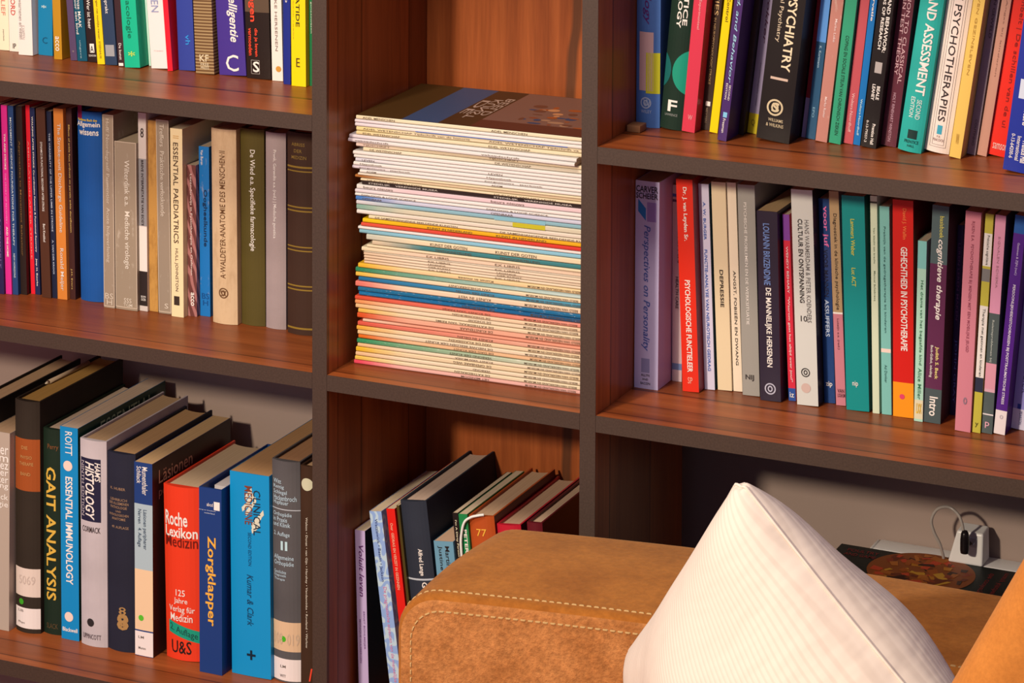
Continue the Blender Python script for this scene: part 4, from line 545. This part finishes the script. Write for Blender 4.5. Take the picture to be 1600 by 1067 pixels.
def make_book(row, label, kind, col, cx, y, lean, w, h, d, texts, bands, sticks, o):
    a = math.radians(lean)
    zc = w / 2 * abs(math.sin(a))
    name = {'pb': 'paperback_book', 'hb': 'hardback_book', 'box': 'file_box'}[kind]
    root = tag(empty(name, (cx + zc * math.tan(a), y, SHZ[row] + zc + .0002), (0, a, 0)), label, 'book' if kind != 'box' else 'file box', ROWS[row])
    hb = kind == 'hb'
    style = ('worn%d' % o['worn']) if 'worn' in o else o.get('stripe', '') or ('cloth' if hb and kind == 'hb' and 'right' not in o else '')
    main = paint(col, .7 if style == 'cloth' else .38, style)
    t = .0026 if hb else .0005
    if w < .006: t = .0004
    b = (w * .13 if hb else w * .02) * o.get('round', 1)
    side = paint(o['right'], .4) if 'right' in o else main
    mats = [main, side] + [paint(c, .45) for _, _, c in bands]
    if kind == 'box':
        V, F = box_vf(-w / 2, w / 2, 0, d, 0, h)
        V = V + [(x * .9, .003 + yy * (d - .006) / d, h - .03) for x, yy, z in V[4:]] + [(x * .9, .003 + yy * (d - .006) / d, h) for x, yy, z in V[4:]]
        F = [f for f in F if f != (4, 5, 7, 6)] + [(4, 5, 13, 12), (5, 7, 15, 13), (7, 6, 14, 15), (6, 4, 12, 14)] + [(12, 13, 9, 8), (13, 15, 11, 9), (15, 14, 10, 11), (14, 12, 8, 10), (8, 9, 11, 10)]
        mesh_obj('box_body', V, F, main, root)
        mesh_obj('papers', *box_vf(-w * .3, w * .38, .03, d - .02, h - .029, h - .006), paper('c8b8b0'), root)
        b = 0
    else:
        V, F, M = cover_mesh(w, h, d, t, b, bands, mats)
        ov = .003 if hb else 0.0
        pw = w / 2 - min(t, w * .3) - .0001
        mesh_obj('page_block', *page_mesh(-pw, pw, b + t + .0002, d - (.004 if hb else .0004), ov + .0002 if hb else .0003, h - ov - .0003, min(.006, w * .12) if hb else .0), paper(o.get('page', 'd4b896')), root)
        if hb:
            dc = Decal(); dc.rect(.12, .88, -.0, .004, paint('b89870'), -.004)
    fn = spine_fn(w, h, b)
    prints = []
    for s in sticks:
        dc = Decal(); k = s[0]; nm = 'publisher_mark'
        if k == 'r':
            dc.rect(s[1], s[2], s[3], s[4], INK(s[5])); nm = s[6] if len(s) > 6 else 'spine_label'
        elif k in ('o', 'frame'):
            u0, u1, v0, v1, c = s[1:6]
            for q in ((0,) if k == 'o' else (0, .09)):
                a0, a1, b0, b1 = u0 + q, u1 - q, v0 + q * w / h, v1 - q * w / h; eu = s[6] / w if len(s) > 6 else .00035 / w; ev = eu * w / h
                for r in ((a0, a1, b0, b0 + ev), (a0, a1, b1 - ev, b1), (a0, a0 + eu, b0, b1), (a1 - eu, a1, b0, b1)): dc.rect(*r, INK(c), n=2)
            nm = 'printed_frame'
        elif k in ('c', 'ring'):
            _, u, v, r, c = s[:5]; r *= .001
            dc.disc(u, v, r / w, r / h, INK(c), .0004, .78 if k == 'ring' else 0)
            if k == 'ring': dc.disc(u, v, .45 * r / w, .55 * r / h, INK(c), .0004, .55)
            nm = 'round_mark'
        elif k == 'crest':
            _, u, v, r, c = s; r *= .001
            for (du, dv, q) in ((0, -1.2, .35), (0, -.75, .28), (0, .1, .8), (-.55, -.1, .4), (.55, -.1, .4), (0, 1.05, .4), (-.4, .7, .4), (.4, .7, .4)):
                dc.disc(u + du * r / w, v + dv * r / h, q * r / w, q * r / h, INK(c), .0004, .6, 12)
            nm = 'gold_crest'
        elif k == 'tilt':
            u0, u1, v0, v1, c, tx = s[1:7]
            dv = (v1 - v0) * .42
            dc.quad([(u0, v0), (u0, v1 - dv), (u1, v1), (u1, v0 + dv)], INK(c), .0003, 8)
            if tx:
                GV, GF = glyphs(tx, '')
                dc.add([(u0 + (u1 - u0) * (.05 + .9 * x), (v1 - dv) + dv * (.05 + .9 * x) - (v1 - v0 - dv) * (.12 + .7 * yy)) for x, yy in GV], GF, INK('10403c'), .0005)
            nm = 'sticker'
        elif k == 'scrib':
            u0, u1, v0, v1, c = s[1:6]; rg = random.Random(3)
            for q in range(9):
                u = u0 + (u1 - u0) * rg.random() * .75; v = v0 + (v1 - v0) * q / 10; l = .25 * (u1 - u0) + .2 * rg.random() * (u1 - u0); hh = (v1 - v0) * .13
                dc.quad([(u, v + hh * 1.6), (u + .02, v + hh * 2.4), (u + l, v + hh * .9), (u + l - .02, v)], INK(c), .0003 + q * .00001)
            nm = 'title_patch'
        if nm in ('spine_label', 'shelf_mark_label', 'sticker', 'bookmark_ribbon') or kind == 'box': dc.build(nm, root, fn)
        else: prints.append(dc)
    if texts:
        dc = Decal()
        for tx in texts: dc.text(tx, INK(tx[6]), .0006)
        if kind == 'box': dc.build('spine_lettering', root, fn)
        else: prints.append(dc)
    if 'cov' in o:
        dc = Decal()
        for s, a0, a1, v0, v1, c in o['cov']: dc.text(('H', s, a0, a1, v0, v1), INK(c))
        dc.fn = lambda u, v, l: (w / 2 + l, u * d, (1 - v) * h); prints.append(dc)
    if kind != 'box':   # the printing belongs to the cover's own mesh
        for dc in prints:
            if hb and not hasattr(dc, 'fn'): dc.slice()
            dc.merge(V, F, M, mats, getattr(dc, 'fn', fn))
        mesh_obj('cover', V, F, mats, root, M)
    return root
for r in BOOKS: make_book(*r)

# ------------------------------------------------------------------ magazine stack
def mag_paint(c1, c2, wear):
    key = ('mag', c1, c2, wear)
    if key in MATS: return MATS[key]
    m, nt, b = new_mat('magazine_' + c1 + c2, .4, .3); L = nt.links
    sp = node(nt, 'ShaderNodeSeparateXYZ'); L.new(coords(nt), sp.inputs[0])
    nz = node(nt, 'ShaderNodeTexNoise', _Scale=1.0, _Detail=3.0); L.new(coords(nt, (26, 8, 8)), nz.inputs['Vector'])
    ma = node(nt, 'ShaderNodeMath', operation='MULTIPLY_ADD'); L.new(nz.outputs[0], ma.inputs[0]); ma.inputs[1].default_value = .05; L.new(sp.outputs[0], ma.inputs[2])
    dk = lambda h: tuple(q * .84 for q in lin(h)[:3]) + (1,)
    r = ramp(nt, [(.03, dk(c1)), (.13 if wear else .1, dk(c2))])
    if wear: r.color_ramp.elements[1].position = .3
    L.new(ma.outputs[0], r.inputs[0]); c = r.outputs[0]
    n = node(nt, 'ShaderNodeTexNoise', _Scale=1.0, _Detail=6.0, _Roughness=.75); L.new(coords(nt, (150, 500, 900)), n.inputs['Vector'])
    lo = {0: .74, 1: .66, 2: .6}[wear]
    rr = ramp(nt, [(lo, (0, 0, 0, 1)), (lo + .06, (.9, .9, .9, 1))]); L.new(n.outputs[0], rr.inputs[0])
    L.new(mixc(nt, rr.outputs[0], c, lin('f0e0d4')), b.inputs['Base Color'])
    MATS[key] = m; return m
MZ0 = None
def make_magazine(label, z, t, x, c1, c2, txt, wear, i):
    yaw = max(0, min(.03 + random.uniform(-.003, .003), (x - .0012) / .206))
    y = .0565 + random.uniform(-.0012, .0012) + .03 * (x - .0135)
    root = tag(empty('magazine', (x, y, z + .0004), (0, 0, yaw)), label, 'magazine', 'magazines in the tall stack')
    Lx, D = .303 - max(0, x - .02) * .7, .205; g = .0006
    Lx = min(Lx, .3335 - x)
    m = mag_paint(c1, c2, wear)
    tt = t - g; r = min(.0012, tt * .3)
    # cover: U profile open at the back, spine at y=0
    prof = [(D, 0), (r, 0), (0, r), (0, tt - r), (r, tt), (D, tt), (D, tt - .0004), (.0008, tt - .0004), (.0008, .0004), (D, .0004)]
    N = len(prof)
    V = [(xx, yy, zz) for xx in (0, Lx) for yy, zz in prof]
    F = [(k, (k + 1) % N, (k + 1) % N + N, k + N)[::-1] for k in range(N)]
    for o, fl in ((0, 0), (N, 1)):
        for q in ((0, 1, 8, 9), (1, 2, 3, 4, 7, 8), (4, 5, 6, 7)):
            q = tuple(o + k for k in q); F.append(q if fl == 0 else q[::-1])
    mats = [m]
    mi = [0] * len(F)
    if i == 0:
        mats.append(paint('3c2014', .25)); mi[4] = 1
    mesh_obj('page_block', *box_vf(.0004, Lx - .0004, .001, D - .0006, .0005, tt - .0005), paper('e8d8c4'), root)
    dc = Decal()
    if txt == '=':
        dc.rect(.27, .93, .7, .95, INK('4460a0'))
    elif txt:
        rg = random.Random(i); low = i > 39
        ink = INK('5a4430' if c1 != '2c1c18' else 'c8b8a8')
        def put(s, a0, a1):
            GV, GF = glyphs(s)
            if low: dc.add([(a1 - (a1 - a0) * X, .25 + .5 * Yy) for X, Yy in GV], GF, ink, .0004)
            else: dc.add([(a0 + (a1 - a0) * X, .78 - .56 * Yy) for X, Yy in GV], GF, ink, .0004)
        if low:
            put(txt, .6 - .011 * len(txt), .6); put('BEELD VAN NEDERLAND EN MUSEUM', .74 + rg.random() * .02, .975)
        else:
            a0 = .03 + (.26 if i > 26 else 0); put(txt, a0, min(.55, a0 + .011 * len(txt)))
            a0 = .58 + .02 * rg.random(); put(txt[:30], a0, min(.97, a0 + .012 * len(txt)))
    if label.startswith('grey-white'): dc.rect(.61, .83, .0, 1, INK('7ca8b0'))
    if label.startswith('thick mint'): dc.rect(.69, .83, .05, .95, INK('b8a820'))
    dc.merge(V, F, mi, mats, lambda u, v, l: (u * Lx, -l, (1 - v) * tt))
    if i == 0:   # printed front cover seen from above
        dc = Decal(); q = lambda a, b_, c_, d_, c: dc.quad([(a, d_), (b_, d_), (b_, c_), (a, c_)], INK(c), .0002 + .00002 * len(dc.F))
        q(.0, .2, .0, 1, '4a3012'); q(.2, .36, 0, 1, '3c4a68'); q(.36, .5, 0, 1, '4a2c14'); q(.5, 1, 0, 1, '7c5444'); q(.5, 1, 0, .2, '5c2c1c')
        dc.text(('U', 'DE', .37, .405, .3, .7, ''), INK('b89884'), .0004); dc.text(('U', 'KUNST', .41, .45, .2, .75, ''), INK('b89884'), .0004); dc.text(('U', 'BEELD', .455, .49, .3, .8, ''), INK('b89884'), .0004)
        rg = random.Random(8)
        for k in range(46):
            u = .62 + .36 * rg.random(); v = .2 + .5 * rg.random()
            dc.disc(u, v, .008 + .03 * rg.random(), .01 + .03 * rg.random(), INK(rg.choice(['a04c1c', '8c3c18', 'c88454', '34405c', '6c3c28', 'a87858'])), .0003 + .000005 * k, 0, 9)
        dc.merge(V, F, mi, mats, lambda u, v, l: (u * Lx, v * D * .98 + .002, tt + l))
    mesh_obj('cover', V, F, mats, root, mi)
    return root
for i, r in enumerate(MAGS): make_magazine(*r, i)

# ------------------------------------------------------------------ small things on the shelves
pencil = empty("pencil", (-.513, .228, Z3 + .3158), (0, 0, math.radians(88)))
tag(pencil, 'short pencil lying on top of the leather-bound book, bottom left shelf', 'pencil')
tube('pencil_shaft', [(-.05, 0, .003), (.05, 0, .003)], .003, paint('b89a78', .35), pencil, 6)
tube('pencil_tip', [(-.0505, 0, .003), (-.058, 0, .003)], lambda t: .003 * (1 - .85 * t), paint('e0c8a8', .4), pencil, 8)
wb = tag(box('wooden_block', -.0085, .0085, -.011, .011, 0, .0085, paint('8a5c38', .6), None, .0008, 2), 'small brown wooden block on the top right shelf below the blue book', 'wooden block')
wb.location = (.3685, .098, Z1 + .0003)

# power strip, adapter and lead on the wall
PLASTIC = paint('e4d8cc', .3)
ps = empty('power_strip', (.6, .36, -.3985)); tag(ps, 'white power strip fixed low on the grey wall behind the dark picture box', 'power strip')
box('strip_body', 0, .3, -.038, -.0005, 0, .026, PLASTIC, ps, .003)
box('end_cap', -.004, 0, -.036, -.001, .001, .025, paint('d8ccc0', .4), ps, .0015, 2)
for k in range(2):
    tube('socket', [(.2 + .055 * k, -.019, .0255), (.2 + .055 * k, -.019, .0275)], .015, paint('d0c4b8', .4), ps, 20)

ad = empty('power_adapter', (.7195, .336, -.3725)); tag(ad, 'white mains adapter block plugged into the power strip by the wall', 'adapter')
V = [(-.022, -.018, 0), (.0215, -.018, 0), (.0215, .016, 0), (-.022, .016, 0), (-.012, -.014, .04), (.021, -.014, .04), (.021, .014, .042), (-.012, .014, .042)]
a = mesh_obj('adapter_body', V, [(3, 2, 1, 0), (4, 5, 6, 7), (0, 1, 5, 4), (1, 2, 6, 5), (2, 3, 7, 6), (3, 0, 4, 7)], PLASTIC, ad)
bv = a.modifiers.new('bevel', 'BEVEL'); bv.width = .0025; bv.segments = 3
box('socket_recess', -.003, .014, -.0158, -.0138, .022, .034, paint('cfc4ba', .4), ad, .0006, 2)
for k in (-1, 1): tube('contact_pin', [(.006 + k * .004, -.0158, .028), (.006 + k * .004, -.0215, .028)], .0011, paint('c8c8c8', .2), ad, 8)
lead = empty('charging_lead', (.7255, .308, -.34)); tag(lead, 'looped clear lead with a black plug in front of the white adapter', 'cable')
def LP(p): return (p[0] - .7255, p[1] - .308, p[2] + .34)
CLEAR = paint('a8988a', .18)
lead_pts = [(.7205, .303, -.324), (.7185, .303, -.315), (.7132, .304, -.3052), (.7011, .306, -.2990), (.6865, .308, -.3045), (.679, .309, -.3195), (.6815, .311, -.3345), (.6885, .314, -.350), (.691, .3175, -.362), (.692, .32, -.3695)]
tube('lead_wire', [LP(p) for p in spline(lead_pts, 8)], .0019, CLEAR, lead, 10)
BLK = paint('1a1414', .25)
tube('plug', [LP((.7225, .3035, z)) for z in (-.353, -.3525, -.348, -.336, -.328, -.3245)], lambda t: [.0035, .005, .0056, .0056, .0048, .003][min(5, int(t * 5 + .01))], BLK, lead, 16)
tube('plug_neck', [LP((.7225, .304, -.341)), LP((.724, .312, -.3415)), LP((.7255, .3165, -.3445))], lambda t: .004 - .0015 * t, BLK, lead, 10)

# dark picture box lying behind the sofa back
bx = empty('picture_box', (.718, .166, Z3)); tag(bx, 'flat black box with a round orange picture and red lettering, beside the power strip', 'box')
BH = -.372 - Z3
bm_ = paint('0c1512', .6, '', .25)
box('box_body', -.155, .155, -.153, .153, .0003, BH - .03, bm_, bx, .002, 2)
box('box_lid', -.1572, .1572, -.155, .155, BH - .0297, BH, bm_, bx, .0015, 2)
dc = Decal()
fx = lambda u, v, l: (u, v, BH + l)
cx_, cy_, R_ = -.0395, .104, .0655
dc.disc(cx_, cy_ - .003, R_, R_, INK('8a4418'), .0003, 0, 48, False)
rg = random.Random(21)
for k in range(90):
    an = rg.random() * 2 * PI; rr = R_ * math.sqrt(rg.random()) * .86
    u = cx_ + rr * math.cos(an); v = cy_ - .003 + rr * math.sin(an)
    c = INK(rg.choice(['a85a1c', 'b8701c', '6c2c14', '3c1c10', 'c04020', 'c88c28', '8a3418', 'a04c14', 'b46424']))
    s1 = .004 + .009 * rg.random(); s2 = .002 + .005 * rg.random(); th = rg.random() * PI
    pts = []
    for du, dv in ((-1, -.7), (1, -1), (.8, 1), (-.9, .8)):
        x_ = du * s1 * math.cos(th) - dv * s2 * math.sin(th); y_ = du * s1 * math.sin(th) + dv * s2 * math.cos(th)
        q = Vector((u + x_ - cx_, v + y_ - cy_ + .003))
        if q.length > R_ * .985: q *= R_ * .985 / q.length
        pts.append((cx_ + q.x, cy_ - .003 + q.y))
    dc.quad(pts, c, .0004 + k * .000004)
dc.build('round_picture', bx, fx)
dc = Decal(); red = INK('7c1c1c')
for k, s in enumerate(('POULTRY', 'AND GAME')):
    V, F = glyphs(s); dc.add([(-.143 + .0 + .04 * x, .118 + .014 * (1 - k) + .009 * y) for x, y in V], F, red, .0004)
for k, s in enumerate(('the cookery of', 'many kitchens', 'a good table')):
    V, F = glyphs(s); dc.add([(.036 + .016 * k + .009 * (1 - y), .05 + .085 * (1 - x) + .008 * k) for x, y in V], F, red, .0004)
dc.build('red_lettering', bx, fx)

# ------------------------------------------------------------------ sofa
def suede(name, c1, c2, nap, rough_scale, strength):
    m, nt, b = new_mat(name, .88, .12); L = nt.links
    n = node(nt, 'ShaderNodeTexNoise', _Scale=nap, _Detail=5.0, _Roughness=.6); L.new(coords(nt), n.inputs['Vector'])
    r = ramp(nt, [(.32, c1), (.68, c2)]); L.new(n.outputs[0], r.inputs[0])
    n2 = node(nt, 'ShaderNodeTexNoise', _Scale=rough_scale, _Detail=4.0, _Roughness=.65); L.new(coords(nt), n2.inputs['Vector'])
    lo = 1 - .3 * min(1, strength * 2); r2 = ramp(nt, [(.35, (lo, lo, lo, 1)), (.7, (1.12, 1.12, 1.12, 1))]); L.new(n2.outputs[0], r2.inputs[0])
    L.new(mixc(nt, 1, r.outputs[0], r2.outputs[0], 'MULTIPLY'), b.inputs['Base Color'])
    bump(nt, b, n2.outputs[0], strength, .0025)
    b.inputs['Sheen Weight'].default_value = .25; b.inputs['Sheen Roughness'].default_value = .5; b.inputs['Sheen Tint'].default_value = (1, .7, .4, 1)
    return m
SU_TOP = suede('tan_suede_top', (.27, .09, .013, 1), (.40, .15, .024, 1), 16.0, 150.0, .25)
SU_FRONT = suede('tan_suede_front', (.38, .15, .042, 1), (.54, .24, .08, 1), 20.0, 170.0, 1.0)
SU_ARM = suede('tan_suede_arm', (.40, .145, .026, 1), (.48, .185, .036, 1), 12.0, 260.0, .1)
SX0, SX1, SF, SB, ST, SR = .250, 1.5, -.272, -.032, -.265, .045
sofa = tag(empty('sofa', (.85, -.5, ZF)), 'tan suede sofa with a double-stitched back standing before the bookcase', 'sofa')
def SL(x, y, z): return (x - .85, y + .5, z - ZF)
def SLB(x, y, z): return SL(x, y - .055 * max(0, 1 - (x - SX0) / .36) ** 1.4, z)   # the left end stands a little forward
def outline(ins, n=9):
    """left-top rounded outline of the back in x,z, going up the left side and then right along the top"""
    o = [(SX0 + ins, -.72), (SX0 + ins, -.56), (SX0 + ins, -.40)]
    r = max(.008, SR - ins * .6)
    for k in range(n + 1):
        a = PI - PI / 2 * k / n
        o.append((SX0 + ins + r + r * math.cos(a), ST - ins - r + r * math.sin(a)))
    N = 26
    for k in range(1, N + 1):
        x = SX0 + ins + r + (SX1 - SX0 - ins - r) * k / N
        o.append((x, ST - ins))
    return o
rows = []
FR = .012   # rounding of the front and back edges
ys = []
for k in range(7):
    a = PI / 2 * k / 6; ys.append((SF + FR * (1 - math.sin(a)) + .0, FR * (1 - math.cos(a)), 0))
ys = ys[::-1]
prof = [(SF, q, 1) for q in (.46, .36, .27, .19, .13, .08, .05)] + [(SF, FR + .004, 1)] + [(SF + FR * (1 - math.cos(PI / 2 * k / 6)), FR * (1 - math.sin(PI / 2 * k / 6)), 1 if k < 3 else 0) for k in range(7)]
for k in range(1, 12):
    t = k / 12; prof.append((SF + FR + (SB - SF - 2 * FR) * t, -.004 * math.sin(PI * t) , 0))
prof += [(SB - FR * (1 - math.sin(PI / 2 * k / 6)) if False else SB - FR + FR * math.sin(PI / 2 * k / 6), FR * (1 - math.cos(PI / 2 * k / 6)), 0) for k in range(7)]
prof += [(SB, q, 0) for q in (.05, .13, .27, .46)]
V = []; F = []; M = []
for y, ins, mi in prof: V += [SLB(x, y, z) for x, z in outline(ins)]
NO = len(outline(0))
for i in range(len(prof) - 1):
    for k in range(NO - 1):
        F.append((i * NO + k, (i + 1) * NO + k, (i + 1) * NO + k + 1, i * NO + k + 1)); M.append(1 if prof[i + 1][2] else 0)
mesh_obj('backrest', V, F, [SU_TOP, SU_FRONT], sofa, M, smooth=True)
# stitching: two rows of pale thread dashes along the front edge
def path_pts(y, ins):
    P = [Vector(SLB(x, y, z)) for x, z in outline(ins, 9)]
    return [p for p in P if p.z > SL(0, 0, -.57)[2]]
def dashes(P, step, ln, off, r):
    V, F = [], []
    L_ = [0]
    for a, b in zip(P, P[1:]): L_.append(L_[-1] + (b - a).length)
    def at(s):
        for i in range(len(P) - 1):
            if L_[i + 1] >= s: return P[i].lerp(P[i + 1], (s - L_[i]) / max(1e-9, L_[i + 1] - L_[i]))
        return P[-1]
    s = .0
    while s < min(L_[-1] - ln, .95):
        a, b = at(s), at(s + ln); t = (b - a).normalized(); up = off.normalized(); sd = t.cross(up)
        k = len(V)
        for p, q in ((a, .3), (a + t * ln * .2, 1), (b - t * ln * .2, 1), (b, .3)):
            for h_, w_ in ((-.3, -1), (.9 * q, -.6), (.9 * q, .6), (-.3, 1)): V.append(tuple(p + up * r * h_ + sd * r * w_))
        for i in range(3): F += [(k + i * 4 + j, k + i * 4 + (j + 1) % 4, k + (i + 1) * 4 + (j + 1) % 4, k + (i + 1) * 4 + j) for j in range(4)]
        s += step
    return V, F
THREAD = paint('c09860', .7)
mesh_obj('top_stitching', *dashes(path_pts(SF + FR + .003, -.0004), .0084, .0056, Vector((0, 0, 1)), .001), THREAD, sofa)
mesh_obj('front_stitching', *dashes(path_pts(SF - .0004, FR + .006), .0084, .0056, Vector((0, -1, 0)), .001), THREAD, sofa)
# seat, base, arm, feet
SEAT = -.571
box('seat_cushion', *(SX0 + .02 - .85, .905 - .85), -.95 + .5, SF - .002 + .5, SEAT - .16 - ZF, SEAT - ZF, SU_ARM, sofa, .04, 5)
box('seat_cushion', *(.91 - .85, SX1 - .85), -.95 + .5, SF - .002 + .5, SEAT - .16 - ZF, SEAT - ZF, SU_ARM, sofa, .04, 5)
box('sofa_base', *(SX0 - .85, SX1 - .85), -.94 + .5, SB + .5 - .01, SEAT - .30 - ZF, SEAT - .161 - ZF, SU_FRONT, sofa, .015, 3)
for x in (SX0 + .06, SX1 - .06):
    for y in (-.88, -.1): tube('foot', [(x - .85, y + .5, 0.0003), (x - .85, y + .5, SEAT - .298 - ZF)], lambda t: .018 + .01 * t, paint('2c1c14', .4), sofa, 14)
# ------------------------------------------------------------------ pillow
s_, T_, p_ = 0.4145, 0.1360, .0409
cot, nt, b = new_mat('white_ribbed_cotton', .9, .15); L = nt.links
w = node(nt, 'ShaderNodeTexWave', _Scale=62.0, _Distortion=.25, _Detail=1.0); w.bands_direction = 'X'; L.new(coords(nt), w.inputs['Vector'])
nz = node(nt, 'ShaderNodeTexNoise', _Scale=7.0, _Detail=3.0); L.new(coords(nt, (1, 2.2, 1)), nz.inputs['Vector'])
r = ramp(nt, [(.1, (.66, .60, .53, 1)), (.45, (.73, .67, .595, 1))]); L.new(w.outputs[0], r.inputs[0]); L.new(r.outputs[0], b.inputs['Base Color'])
bump(nt, b, w.outputs[0], .22, .0007)
n2 = b.inputs['Normal'].links[0].from_node
bm2 = node(nt, 'ShaderNodeBump', _Strength=.35, _Distance=.02); L.new(nz.outputs[0], bm2.inputs['Height']); L.new(bm2.outputs[0], n2.inputs['Normal'])
pil = empty('pillow', (0.7098, -0.5009, -0.0108)); tag(pil, 'white ribbed cotton pillow propped on its corner against the sofa back', 'pillow')
Rz = lambda t: Matrix.Rotation(t, 3, 'Z'); Rx = lambda t: Matrix.Rotation(t, 3, 'X')
PM = Rz(-.4921) @ Rx(1.8748) @ Rz(.8376)
pil.rotation_euler = PM.to_euler()
n = 56
us = [math.sin(-PI / 2 + PI * k / n) for k in range(n + 1)]
rg = random.Random(2)
def pil_pt(u, v, sg):
    x = s_ / 2 * u * (1 - p_ * (1 - v * v)); y = s_ / 2 * v * (1 - p_ * (1 - u * u))
    h = T_ * max(0, (1 - u * u) * (1 - v * v)) ** .5
    # soft dents and folds running from the corners
    h *= 1 + .05 * math.sin(5 * u + 2 * v) * math.sin(4 * v - u) + .03 * math.sin(9 * u * v + 1)
    c = (abs(u) * abs(v)) ** 8
    q = abs(x) + abs(y); lim = s_ * .984 - 0.005
    if q > lim: x *= lim / q; y *= lim / q
    return (x * (1 - .012 * c) - s_ / 2, y * (1 - .012 * c) - s_ / 2, sg * (h + .0015))
V = [pil_pt(u, v, 1) for u in us for v in us]; K = len(V)
V += [pil_pt(u, v, -.95) for u in us for v in us]
F = []
for i in range(n):
    for j in range(n):
        a = i * (n + 1) + j
        F.append((a, a + n + 1, a + n + 2, a + 1)); F.append((K + a, K + a + 1, K + a + n + 2, K + a + n + 1))
rim = [i * (n + 1) for i in range(n + 1)] + [n * (n + 1) + j for j in range(1, n + 1)] + [i * (n + 1) + n for i in range(n - 1, -1, -1)] + [j for j in range(n - 1, 0, -1)]
for a, c in zip(rim, rim[1:] + rim[:1]): F.append((c, a, a + K, c + K))
mesh_obj('pillow_cover', V, F, cot, pil, smooth=True)
rp = [Vector(V[a]).lerp(Vector(V[a + K]), .5) for a in rim]
cen = Vector((-s_ / 2, -s_ / 2, 0))
tube('edge_seam', [p + (p - cen).normalized() * .001 for p in rp + rp[:1]], .0016, cot, pil, 8)

# tan cushion leaning at the right end of the seat
cu = empty('cushion', (1.04, -.73, SEAT + .0003)); tag(cu, 'tan suede cushion leaning at the right edge in front of the white pillow', 'cushion')
CL = lambda z: 1.008 + .505 * (z + .053) - 1.04
zb, zt2 = 0.0006, .12 - SEAT
V = [(CL(SEAT) , -.075, zb), (.40, -.075, zb), (.40, .075, zb), (CL(SEAT), .075, zb), (CL(.12), -.075, zt2), (.34, -.075, zt2), (.34, .075, zt2), (CL(.12), .075, zt2)]
c_ = mesh_obj('cushion_cover', V, [(3, 2, 1, 0), (4, 5, 6, 7), (0, 1, 5, 4), (1, 2, 6, 5), (2, 3, 7, 6), (3, 0, 4, 7)], SU_ARM, cu, smooth=True)
bv = c_.modifiers.new('bevel', 'BEVEL'); bv.width = .04; bv.segments = 7

# white cord looped over two books of the lower middle compartment
cord = empty('white_cord', (.165, .076, -.34)); tag(cord, 'white cord looped over the green and rust orange books above the sofa', 'cord')
tube('cord_loop', [(p[0] - .165, p[1] - .076, p[2] + .34) for p in spline([(.1505, .0765, -.40), (.1492, .0765, -.376), (.1482, .0765, -.3534), (.1522, .0765, -.333), (.161, .0765, -.3245), (.171, .0765, -.3205), (.178, .079, -.3192)], 6)], .0017, paint('e4dcd8', .4), cord, 8)
